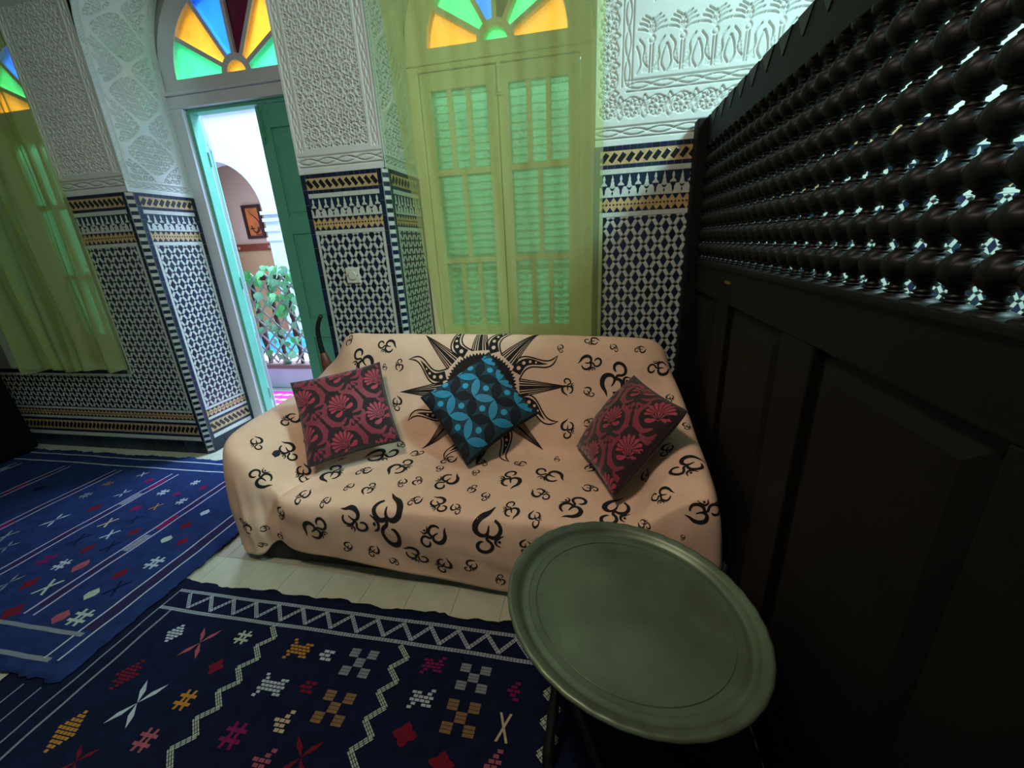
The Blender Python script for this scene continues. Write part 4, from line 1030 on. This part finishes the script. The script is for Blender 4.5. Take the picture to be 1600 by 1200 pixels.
# ------------------------------------------------------------------ cushions
def cushion(name, c, M3, s, Tk, base, label):
    root = empty(name, c, label, 'cushion', 'scatter cushions on the sofa')
    ex, ey, n = [np.array(M3)[:, i] for i in range(3)]; c = np.array(c)
    def P(a, b, side=1, off=0.0):
        pin = 0.055
        x = a*(1-pin*(1-b*b)); y = b*(1-pin*(1-a*a))
        h = max(0.0, (1-a*a)*(1-b*b))**0.45*Tk*(1+0.06*math.sin(3*a+2*b))+0.004*min(1, 8*(1-max(abs(a), abs(b))))
        return c+ex*s*x+ey*s*y+n*side*(h+off)
    N = 34; g = np.sin(np.linspace(-1, 1, N)*math.pi/2)
    mb = MB()
    for side in (1, -1):
        v = [P(a, b, side) for b in g for a in g]
        f = [(j*N+i, j*N+i+1, (j+1)*N+i+1, (j+1)*N+i) for j in range(N-1) for i in range(N-1)]
        if side < 0: f = [q[::-1] for q in f]
        mb.add(v, f)
    mb.build('cushion_cover', base, root, smooth=True)
    mb = MB(); t = np.linspace(-1, 1, 16)
    rim = [P(x, -1) for x in t]+[P(1, x) for x in t[1:]]+[P(x, 1) for x in t[::-1][1:]]+[P(-1, x) for x in t[::-1][1:]]
    mb.tube(rim, 0.0028, 6); mb.build('piping', base, root, smooth=True)
    def fn(off):
        def f(p):
            if abs(p[0]) > 0.985 or abs(p[1]) > 0.985: return None
            return tuple(P(p[0], p[1], 1, off))
        return f
    return root, fn
red_base = mat('damask_ground', '#220a11', 0.85, 0.2, 40, 0.3, 500, sheen=0.3)
red_a = mat('damask_crimson', '#801c32', 0.6, 0.15, 60, 0.2, 700, sheen=0.4); red_b = mat('damask_rose', '#a42a40', 0.6, 0.12, 60, 0.2, 700, sheen=0.4)
def petal(mb, fn, c, ang, L, W, curve=0.0):
    pts = []; 
    for t in (0, .3, .6, .85, 1):
        a = ang+curve*t; pts.append((c[0]+L*t*math.cos(a), c[1]+L*t*math.sin(a)))
    add_strip(mb, strip(pts, [W*.25, W*.7, W, W*.95, W*.3], 2), fn)
def damask(root, fn, rot):
    cr, sr = math.cos(rot), math.sin(rot)
    fa, fb = fn(0.0016), fn(0.0022)
    R_ = lambda f, cx, cy, sc: (lambda p: f((cx+(p[0]*cr-p[1]*sr)*sc, cy+(p[0]*sr+p[1]*cr)*sc)))
    for j in range(-3, 4):
        for i in range(-3, 4):
            u, v = i*1.02+(0.51 if j % 2 else 0), j*0.70
            cx, cy = u*cr-v*sr, u*sr+v*cr
            if abs(cx) > 1.6 or abs(cy) > 1.6: continue
            f_, g_, h_ = R_(fa, cx, cy, 1.68), R_(fb, cx, cy, 1.68), R_(fn(0.0028), cx, cy, 1.68)
            mb = MB()
            for k in range(9):
                a = math.pi*(0.06+0.11*k); petal(mb, g_, (0, 0.02), a, 0.20-0.04*abs(k-4)/4, 0.0235)
            for k in range(5):
                a = math.pi*(0.28+0.11*k); petal(mb, g_, (0, -0.05), a, 0.13, 0.016)
            for sg in (1, -1): petal(mb, g_, (sg*0.02, -0.02), -math.pi/2+sg*0.7, 0.12, 0.028, sg*0.8)
            if mb.f: mb.build('flower_motif', red_b, root)
            mb = MB()
            for k in range(10):
                a = math.pi*(0.005+0.11*k); add_strip(mb, strip([(0.03*math.cos(a), 0.03+0.03*math.sin(a)), (0.10*math.cos(a), 0.02+0.10*math.sin(a)), (0.18*math.cos(a), 0.02+0.18*math.sin(a))], [.003, .0055, .007], 2), h_)
            for k in range(6): a = math.pi*(0.225+0.11*k); add_strip(mb, strip([(0.0, -0.04), (0.05*math.cos(a), -0.05+0.05*math.sin(a)), (0.10*math.cos(a), -0.05+0.10*math.sin(a))], [.003, .0045, .006], 2), h_)
            if mb.f: mb.build('petal_veins', red_base, root)
            for sg in (1, -1):
                mb = MB()
                add_strip(mb, strip([(sg*.05, -.14), (sg*.16, -.16), (sg*.24, -.06), (sg*.24, .07), (sg*.16, .16), (sg*.10, .13)], [.01, .03, .038, .036, .028, .006], 4), f_, 0, True)
                if mb.f: mb.build('scroll_motif', red_a, root)
                for k in range(4):
                    mb = MB(); petal(mb, f_, (sg*(.20+.02*k), -.13+.09*k), (0.2 if sg > 0 else math.pi-0.2)+sg*0.25*k, 0.09, 0.022, sg*0.5)
                    if mb.f: mb.build('lobe_motif', red_a, root)
                mb = MB(); add_strip(mb, strip([(sg*.04, -.2), (sg*.1, -.25), (sg*.17, -.22), (sg*.16, -.17)], [.008, .022, .022, .006], 4), f_, 0, True)
                if mb.f: mb.build('curl_motif', red_a, root)
cl = cushion('scatter_cushion', (-1.1604, 1.625, 0.655), [[0.8566, -0.3748, 0.3547], [0.5044, 0.4633, -0.7287], [0.1087, 0.8031, 0.5859]], 0.2096, 0.074, red_base, 'red and black damask cushion propped at the arm beside the door')
damask(cl[0], cl[1], 0.5)
cr_ = cushion('scatter_cushion', (0.1366, 1.60, 0.622), [[0.6015, -0.3694, -0.7083], [0.2263, 0.9291, -0.2923], [0.7661, 0.0155, 0.6425]], 0.2095, 0.076, red_base, 'red and black damask cushion tilted against the arm beside the wooden partition')
damask(cr_[0], cr_[1], -0.9)
BLUE_C, BLUE_M, BLUE_S = (-0.5336, 1.750, 0.6549), [[0.7449, -0.6492, 0.1535], [0.5118, 0.4086, -0.7557], [0.428, 0.6415, 0.6366]], 0.2016
teal_a = mat('teal_velvet', '#1289b0', 0.6, 0.15, 30, 0.2, 600, sheen=0.4); teal_b = mat('bright_teal', '#1b9cc4', 0.6, 0.1, 30, sheen=0.4); teal_g = mat('grey_teal', '#173f4e', 0.8, 0.15, 30); navy_v = mat('navy_velvet', '#0a1722', 0.85, 0.2, 30, 0.2, 600)
cb = cushion('scatter_cushion', BLUE_C, BLUE_M, BLUE_S, 0.066, navy_v, 'teal and navy cushion with petal circles standing on its corner against the sun')
Q45 = lambda f_: (lambda v: f_((0.7071*(v[0]-v[1]), 0.7071*(v[0]+v[1]))))      # the circles run diagonally across the cover
fa, fb, fc = Q45(cb[1](0.0012)), Q45(cb[1](0.0018)), Q45(cb[1](0.0022)); p = 0.52; o0 = -1.56+0.10
for j in range(7):
    for i in range(7):
        x, y = o0+i*p, o0+j*p
        mb = MB(); q = p*0.5; cx, cy = x+q, y+q          # concave grey square with a dot in the middle of each cell
        for k in range(4):
            a = k*math.pi/2+math.pi/4
            pts = [(cx+q*0.95*t*math.cos(a)*1.2, cy+q*0.95*t*math.sin(a)*1.2) for t in (0, .35, .7, 1)]
            add_strip(mb, strip(pts, [q*.42, q*.30, q*.12, q*.01], 3), fa)
        if mb.f: mb.build('cell_motif', teal_g, cb[0])
        mb = MB(); add_disc(mb, (cx, cy), 0.076, fc, 14)
        if mb.f: mb.build('dot_motif', teal_b, cb[0])
        for ax in (0, 1):
            e_ = np.array([p, 0]) if ax == 0 else np.array([0, p]); s_ = np.array([x, y])
            mb = MB(); add_strip(mb, strip([s_+e_*t for t in (0.01, .2, .4, .6, .8, .99)], [.004, .072, .104, .104, .072, .004], 3), fb)
            if mb.f: mb.build('petal_motif', teal_a if (i+j+ax) % 2 == 0 else navy_v, cb[0])
# ------------------------------------------------------------------ round tray table
tray = empty('tray_table', (0.10, 0.85, 0), 'round greenish metal tray with a ridged rim on a dark folding stand', 'tray table')
tin = mat('tarnished_tin', '#64705a', 0.45, 0.22, 7, 0.12, 120, metal=0.55)
ZT, RT_ = 0.485, 0.318
prof_t = [(0.001, ZT), (0.10, ZT), (0.20, ZT), (0.255, ZT), (0.262, ZT+0.002), (0.268, ZT+0.002), (0.276, ZT+0.001), (0.284, ZT+0.004), (0.290, ZT+0.014), (0.297, ZT+0.021), (0.303, ZT+0.022), (0.309, ZT+0.026), (RT_-0.004, ZT+0.026), (RT_, ZT+0.021), (RT_-0.001, ZT+0.016), (0.298, ZT+0.010), (0.286, ZT-0.004), (0.20, ZT-0.005), (0.001, ZT-0.005)]
sg_ = 144; mb = MB(); mb.lathe([(r, z) for r, z in prof_t], sg_, None, 0, True)
for j, (r, z) in enumerate(prof_t):                                 # pie-crust rim
    if r > 0.300:
        for i in range(sg_):
            k = j*sg_+i; x, y, zz = mb.v[k]; q = 1+0.0022*math.cos(i*math.pi*2/4)
            mb.v[k] = (x*q, y*q, zz+0.0008*math.cos(i*math.pi*2/4+1))
TM = Matrix.Translation((0.106, 0.841, ZT)) @ Matrix.Rotation(0.04, 4, 'X').inverted() @ Matrix.Rotation(0.11, 4, 'Y') @ Matrix.Translation((0, 0, -ZT))
mb.v = [tuple(TM @ Vector(p)) for p in mb.v]
mb.build('tray', tin, tray, smooth=True)
b = MB()
for r in (0.262, 0.243): b.tube([TM @ Vector((r*math.cos(a), r*math.sin(a), ZT+0.001)) for a in np.linspace(0, 2*math.pi, 73)], 0.0014, 5)
b.build('engraved_ring', tin, tray)
lw = mat('stand_wood', '#120e0b', 0.5, 0.2, 15)
cx_, cy_ = 0.106, 0.841
for k in range(6):
    a = k*math.pi/3+0.25
    top = TM @ Vector((0.23*math.cos(a), 0.23*math.sin(a), ZT-0.024)); bot = (cx_+0.25*math.cos(a+1.35), cy_+0.25*math.sin(a+1.35), 0.012)
    pts = [np.array(top)*(1-t)+np.array(bot)*t for t in np.linspace(0, 1, 13)]
    rad = [0.013+0.005*math.sin(t*math.pi*6)**2 for t in np.linspace(0, 1, 13)]
    b = MB(); b.tube(pts, rad, 8); b.build('leg', lw, tray, smooth=True)
b = MB(); b.tube([TM @ Vector((0.235*math.cos(t), 0.235*math.sin(t), ZT-0.0125)) for t in np.linspace(0, 2*math.pi, 37)], 0.008, 6); b.build('stand_ring', lw, tray)

# ------------------------------------------------------------------ woven rugs
def rug_z(x, y, base): return base+0.0025*math.sin(7*x+3*y)*math.sin(5*y-2*x)+0.0012*math.sin(19*x)*math.sin(17*y+1)
def rug(name, x0, x1, y0, y1, base, material, label, jag=0.008):
    root = empty(name, ((x0+x1)/2, (y0+y1)/2, base-0.006), label, 'rug')
    nx, ny = int((x1-x0)/0.02)+1, int((y1-y0)/0.02)+1
    X, Y = np.meshgrid(np.linspace(x0, x1, nx), np.linspace(y0, y1, ny))
    rr = np.random.default_rng(5)
    X[:, 0] -= jag*rr.random(ny); X[:, -1] += jag*rr.random(ny); Y[0] -= jag*rr.random(nx); Y[-1] += jag*rr.random(nx)
    Y[-1] += 0.006*np.sin(X[-1]*17)+0.004*np.sin(X[-1]*41)
    Z = base+0.0025*np.sin(7*X+3*Y)*np.sin(5*Y-2*X)+0.0012*np.sin(19*X)*np.sin(17*Y+1)
    o = grid_obj('rug_field', np.stack([X, Y, Z], -1), material, root)
    so = o.modifiers.new('solid', 'SOLIDIFY'); so.thickness = 0.006; so.offset = -1
    def fn(off=0.0012):
        return lambda p: (p[0], p[1], rug_z(p[0], p[1], base)+off)
    return root, fn
navy_w = mat('navy_wool', '#0d1329', 0.95, 0.25, 25, 0.5, 260, spec=0.1); blue_w = mat('indigo_wool', '#1a2a50', 0.95, 0.22, 18, 0.5, 260, spec=0.1)
WOOL = {k: mat(k+'_yarn', c, 0.95, 0.15, 120, 0.4, 400, spec=0.1) for k, c in dict(white='#98a2a8', grey='#6d7379', cream='#a09478', green='#939e8e', orange='#96692a', brown='#6e563c', red='#5c1422', magenta='#661642', pink='#84464f', lilac='#968fa6', dark='#0c1230', plum='#241f3e').items()}
def line(root, fn, pts, w, colr, name='woven_line', rough=0.0):
    b = MB(); P = []
    for q, r in zip(pts[:-1], pts[1:]):
        n = max(2, int(np.hypot(r[0]-q[0], r[1]-q[1])/0.03)); P += [(q[0]+(r[0]-q[0])*k/n, q[1]+(r[1]-q[1])*k/n) for k in range(n)]
    P.append(pts[-1]); P = np.array(P, float)
    if rough: P = P+rough*np.sin(np.arange(len(P))*1.1)[:, None]
    prs = []
    for i in range(len(P)):
        t = P[min(i+1, len(P)-1)]-P[max(i-1, 0)]; t /= np.linalg.norm(t)+1e-9; n = np.array([-t[1], t[0]]); prs.append((P[i]+n*w, P[i]-n*w))
    v = [(fn(a), fn(c)) for a, c in prs]
    for i in range(len(v)-1): b.add([v[i][0], v[i][1], v[i+1][1], v[i+1][0]], [(0, 1, 2, 3)])
    b.build(name, WOOL[colr], root)
def ladder(root, fn, pts, w, colr):
    """zigzag woven as two rails with short dashes between them"""
    b = MB()
    for q, r in zip(pts[:-1], pts[1:]):
        q, r = np.array(q, float), np.array(r, float); t = r-q; L = np.linalg.norm(t); t /= L; n = np.array([-t[1], t[0]])
        q = q-t*w*0.5; L += w
        for o in (-w, 0.0, w):
            k = max(2, int(L/0.012))
            for i in range(k):
                a0, a1 = q+t*L*(i+0.08)/k+n*o, q+t*L*(i+0.92)/k+n*o
                b.add([fn(a0-n*w*0.33), fn(a1-n*w*0.33), fn(a1+n*w*0.33), fn(a0+n*w*0.33)], [(0, 1, 2, 3)])
    b.build('zigzag_line', WOOL[colr], root)
def poly2(b, pts, fn):
    v = [fn(p) for p in pts]; b.add(v, [tuple(range(len(v)))])
def brick(b, fn, x0, x1, y0, y1, k, inside):
    """woven block motif: small dashes inside an outline"""
    ny = max(2, int((y1-y0)/k)); nx = max(2, int((x1-x0)/(k*1.3)))
    for j in range(ny):
        for i in range(nx):
            x = x0+(i+0.5+(0.25 if j % 2 else -0.25))*(x1-x0)/nx; y = y0+(j+0.5)*(y1-y0)/ny
            if inside((x-x0)/(x1-x0)*2-1, (y-y0)/(y1-y0)*2-1):
                a, c = (x1-x0)/nx*0.42, (y1-y0)/ny*0.36; poly2(b, [(x-a, y-c), (x+a, y-c), (x+a, y+c), (x-a, y+c)], fn)
def motif(root, fn, kind, px, py, colr, sx, sy=None):
    sy = sy or sx; x, y, _ = atZ(px, py, 0.006); b = MB()
    if kind == 'cross':
        for i, j in ((-1, -1), (1, -1), (0, 0), (-1, 1), (1, 1)):
            for k in range(3):
                yy = y+j*sy*0.66+(k-1)*sy*0.22; q = sx*0.32; poly2(b, [(x+i*sx*0.64-q, yy-sy*0.095), (x+i*sx*0.64+q, yy-sy*0.095), (x+i*sx*0.64+q, yy+sy*0.095), (x+i*sx*0.64-q, yy+sy*0.095)], fn)
    elif kind == 'bow':
        for s in (1, -1):
            for t in (1, -1):
                poly2(b, [(x, y), (x+t*sx*0.55, y+s*sy*0.5), (x+t*sx*0.75, y+s*sy), (x+t*sx*0.22, y+s*sy*0.55)][::s*t], fn)
    elif kind == 'lozenge': brick(b, fn, x-sx, x+sx, y-sy, y+sy, 0.011, lambda u, v: abs(u)+abs(v) < 1.0)
    elif kind == 'hour': brick(b, fn, x-sx, x+sx, y-sy, y+sy, 0.011, lambda u, v: abs(v) < 0.25+0.75*abs(u))
    elif kind == 'tri': brick(b, fn, x-sx, x+sx, y-sy, y+sy, 0.012, lambda u, v: u > -1+abs(v)*2-0.1)
    elif kind == 'star':
        for s in (1, -1):
            for o in (-0.45, 0.45): poly2(b, [(x+o*sx-0.16*sx, y-sy*0.9*s), (x+o*sx+0.16*sx, y-sy*0.9*s), (x+o*sx*0.6+0.16*sx, y), (x+o*sx*0.6-0.16*sx, y)][::s], fn)
        for o in (-0.35, 0.35): poly2(b, [(x-sx, y+o*sy-0.14*sy), (x+sx, y+o*sy-0.14*sy), (x+sx, y+o*sy+0.14*sy), (x-sx, y+o*sy+0.14*sy)], fn)
    elif kind == 'blob': poly2(b, [(x+sx*math.cos(a)*(0.8+0.2*math.cos(4*a)), y+sy*math.sin(a)*(0.8+0.2*math.cos(4*a))) for a in np.linspace(0, 2*math.pi, 16, endpoint=False)], fn)
    elif kind == 'dash':
        poly2(b, [(x-sx, y-sy*0.4), (x+sx*0.2, y-sy), (x+sx, y-sy*0.2), (x+sx, y+sy*0.4), (x-sx*0.2, y+sy), (x-sx, y+sy*0.2)], fn)
    elif kind == 'xx':
        for s in (1, -1):
            poly2(b, [(x-sx, y-s*sy), (x-sx*0.6, y-s*sy), (x+sx, y+s*sy), (x+sx*0.6, y+s*sy)][::s], fn)
    b.build('woven_motif', WOOL[colr], root)
r1, f1r = rug('woven_rug', -2.03, 0.466, -0.95, 1.145, 0.0095, navy_w, 'dark navy woven rug with white zigzag border and scattered motifs under the tray table')
f = f1r()
for yy in (1.098, 1.008): ladder(r1, f, [(-1.765, yy), (-1.2, yy-0.003), (-0.7, yy+0.001), (0.33, yy-0.004)], 0.0050, 'white')
zz = [(-1.70+0.0555*k, 1.024 if k % 2 else 1.086) for k in range(37)]
ladder(r1, f, zz, 0.0052, 'white')
line(r1, f, [(-1.765, 1.09), (-1.765, -0.9)], 0.0035, 'grey', rough=0.0012); line(r1, f, [(-1.705, 1.01), (-1.705, -0.9)], 0.0045, 'grey', rough=0.0012)
line(r1, f, [(-1.85, 0.66), (-1.85, -0.9)], 0.003, 'grey'); line(r1, f, [(-1.93, 0.66), (-1.93, -0.9)], 0.003, 'grey')
for xc in (-1.19, -0.65, -0.11):
    ladder(r1, f, [(xc+(0.023 if k % 2 else -0.023), 0.995-0.0415*k) for k in range(46)], 0.0062, 'green')
for a in [('lozenge',275,990,'white',.035,.05),('bow',313,1005,'pink',.055,.06),('star',380,997,'green',.03,.03),('lozenge',200,1055,'red',.04,.055),('blob',338,1043,'red',.03,.03),('bow',215,1100,'white',.06,.07),
          ('star',290,1095,'orange',.03,.035),('lozenge',105,1143,'orange',.045,.06),('star',228,1158,'pink',.03,.035),('star',365,1150,'magenta',.035,.04),('hour',468,1017,'orange',.04,.04),('tri',510,1025,'white',.022,.035),('cross',562,1037,'grey',.055,.05),
          ('hour',425,1073,'white',.045,.04),('tri',481,1075,'red',.022,.035),('cross',522,1107,'brown',.055,.05),('tri',437,1130,'cream',.028,.04),('bow',470,1185,'red',.06,.05),('hour',677,1041,'magenta',.035,.035),('cross',740,1061,'grey',.055,.045),
          ('hour',659,1094,'white',.035,.035),('cross',720,1123,'brown',.055,.05),('blob',633,1150,'red',.04,.035),('tri',800,1080,'magenta',.022,.045),('xx',787,1138,'cream',.02,.04),('bow',120,1192,'red',.05,.04),('tri',404,1192,'pink',.03,.04),('tri',770,1196,'pink',.02,.04),('blob',690,1195,'red',.04,.03)]:
    motif(r1, f, *a)
r2, f2r = rug('woven_rug', -5.2, -1.808, 0.683, 2.135, 0.0195, blue_w, 'indigo blue woven rug with pale double stripes in the light from the door', 0.014)
f = f2r()
for yy in (0.84, 0.737): line(r2, f, [(-5.1, yy), (-1.93, yy)], 0.0085, 'grey', rough=0.0008)
for yy in (2.085, 1.987): line(r2, f, [(-5.1, yy), (-1.9, yy)], 0.0055, 'white', rough=0.0008)
for xx in (-1.963, -1.897): line(r2, f, [(xx, 0.74), (xx, 2.08)], 0.0042, 'white', rough=0.001)
line(r2, f, [(-1.93, 0.86), (-1.93, 2.05)], 0.026, 'plum', 'woven_band')
for k, xc in enumerate((-2.288, -2.758, -3.236, -3.70, -4.17, -4.64)):
    for d in (-0.026, 0.026): line(r2, f, [(xc+d, 0.885), (xc+d, 1.935)], 0.005, 'lilac', rough=0.0008)
    for j in range(6):
        line(r2, f, [(xc, 0.93+0.165*j), (xc, 1.05+0.165*j)], 0.017, ('plum', 'magenta', 'plum', 'plum', 'grey')[(j*2+k) % 5], 'woven_band')
cc = lambda x, y: (x/3.75, 680+y/3.75)
for k, cx, cy, cl_, s1, s2 in [('star',960,345,'white',.035,.04),('blob',1040,355,'magenta',.028,.035),('star',1150,290,'white',.03,.035),('blob',1195,320,'magenta',.03,.035),('xx',920,430,'orange',.028,.035),('star',1070,400,'white',.03,.04),
        ('blob',800,440,'magenta',.035,.045),('blob',560,440,'red',.04,.05),('bow',725,350,'white',.04,.05),('bow',330,510,'white',.05,.07),('xx',640,525,'cream',.035,.045),('xx',650,595,'white',.035,.04),('blob',790,580,'red',.03,.04),('xx',795,505,'dark',.03,.04),
        ('dash',1205,465,'white',.025,.035),('blob',1095,540,'red',.035,.04),('dash',980,620,'green',.03,.035),('blob',1075,635,'red',.035,.04),('star',910,760,'white',.045,.05),('xx',655,665,'dark',.035,.045),('xx',470,625,'dark',.035,.05),
        ('blob',520,680,'red',.035,.045),('star',370,775,'white',.035,.045),('dash',480,780,'pink',.03,.05),('star',280,745,'magenta',.04,.05),('blob',710,825,'red',.035,.045),('bow',60,880,'grey',.04,.06),('blob',180,885,'red',.04,.05),('xx',290,905,'green',.04,.05),
        ('dash',545,945,'green',.03,.04),('xx',690,910,'dark',.04,.05),('dash',365,1080,'pink',.035,.04),('star',480,1085,'green',.05,.05),('blob',80,1050,'red',.05,.05),('star',510,365,'grey',.035,.04),('xx',40,605,'grey',.04,.05),('bow',50,665,'grey',.05,.05),
        ('dash',240,320,'dark',.04,.04),('star',640,295,'brown',.035,.035),('xx',840,240,'green',.03,.03),('blob',880,275,'magenta',.035,.04)]:
    px, py = cc(cx, cy); motif(r2, f, k, px, py, cl_, s1*0.85, s2*0.85)

# ------------------------------------------------------------------ small things
horn = empty('curved_horn', (-1.58, 2.19, 0), 'curved dark horn shaped wooden ornament standing behind the sofa beside the green door', 'ornament')
hb = mat('horn_black', '#0d1210', 0.35, 0.1, 30); hr = mat('horn_brown', '#6a3a28', 0.4, 0.3, 14)
c = crspline([(-1.605, 2.19, 1.03), (-1.636, 2.19, 0.975), (-1.648, 2.19, 0.92), (-1.648, 2.19, 0.85), (-1.642, 2.19, 0.79)], 6)
b = MB(); b.tube(c, np.linspace(0.012, 0.017, len(c)), 12); b.build('tip', hb, horn, smooth=True)
c = crspline([(-1.642, 2.19, 0.80), (-1.632, 2.19, 0.73), (-1.615, 2.19, 0.61), (-1.60, 2.19, 0.45), (-1.59, 2.19, 0.25), (-1.58, 2.19, 0.0)], 6)
b = MB(); b.tube(c, np.interp(np.linspace(0, 1, len(c)), [0, .15, .4, .75, 1], [.018, .028, .042, .044, .040]), 14); b.build('body', hr, horn, smooth=True)
sw = empty('wall_socket', (-1.379, Y0, 1.21), 'square white plastic socket plate on the tiled pier', 'socket')
wp_ = mat('white_plastic', '#c9cabb', 0.4)
b = MB(); b.box((-1.422, Y0-0.010, 1.206), (-1.336, Y0+0.002, 1.296)); b.build('plate', wp_, sw, bevel=0.008)
b = MB(); b.lathe([(0.001, 0), (0.026, 0), (0.026, 0.004), (0.022, 0.007), (0.001, 0.007)], 20, Matrix.Translation((-1.379, Y0-0.009, 1.251)) @ Matrix.Rotation(math.pi/2, 4, 'X')); b.build('socket_insert', wp_, sw, smooth=False)
for dx in (-0.03, 0.03):
    b = MB(); b.lathe([(0.001, 0), (0.003, 0), (0.003, 0.002), (0.001, 0.002)], 8, Matrix.Translation((-1.379+dx, Y0-0.0095, 1.251)) @ Matrix.Rotation(math.pi/2, 4, 'X')); b.build('screw', metal_dark, sw)
cab = empty('dark_cabinet', (-4.75, 1.98, 0), 'low black wooden cabinet in the dark corner beside the far curtain', 'cabinet')
dk = mat('black_lacquer', '#040404', 0.6, 0.2, 10, spec=0.1)
def taper(b, x0, x1, y0, y1, z0, z1, t):
    b.add([(x0, y0, z0), (x1, y0, z0), (x1, y1, z0), (x0, y1, z0), (x0, y0, z1), (x1-t, y0, z1), (x1-t, y1, z1), (x0, y1, z1)], [(3, 2, 1, 0), (4, 5, 6, 7), (0, 1, 5, 4), (1, 2, 6, 5), (2, 3, 7, 6), (3, 0, 4, 7)])
b = MB(); taper(b, -5.3, -4.27, 1.72, 2.13, 0.05, 0.98, 0.09); b.build('body', dk, cab, bevel=0.015)
b = MB(); b.box((-5.32, 1.70, 0.98), (-4.33, 2.15, 1.01)); b.build('top', dk, cab, bevel=0.006)
b = MB(); b.box((-5.28, 1.74, 0.024), (-4.30, 2.11, 0.06)); b.build('plinth', dk, cab)
for k in range(2):
    b = MB(); b.box((-5.26+k*0.46, 1.705, 0.12), (-4.83+k*0.46, 1.722, 0.92)); dr = b.build('cabinet_door', dk, cab, bevel=0.004)
    b = MB(); b.lathe([(0.001, 0), (0.008, 0), (0.008, 0.012), (0.014, 0.02), (0.001, 0.026)], 12, Matrix.Translation((-4.87+k*0.10, 1.706, 0.55)) @ Matrix.Rotation(math.pi/2, 4, 'X')); o = b.build('knob', metal_dark, None, smooth=True); o.parent = dr
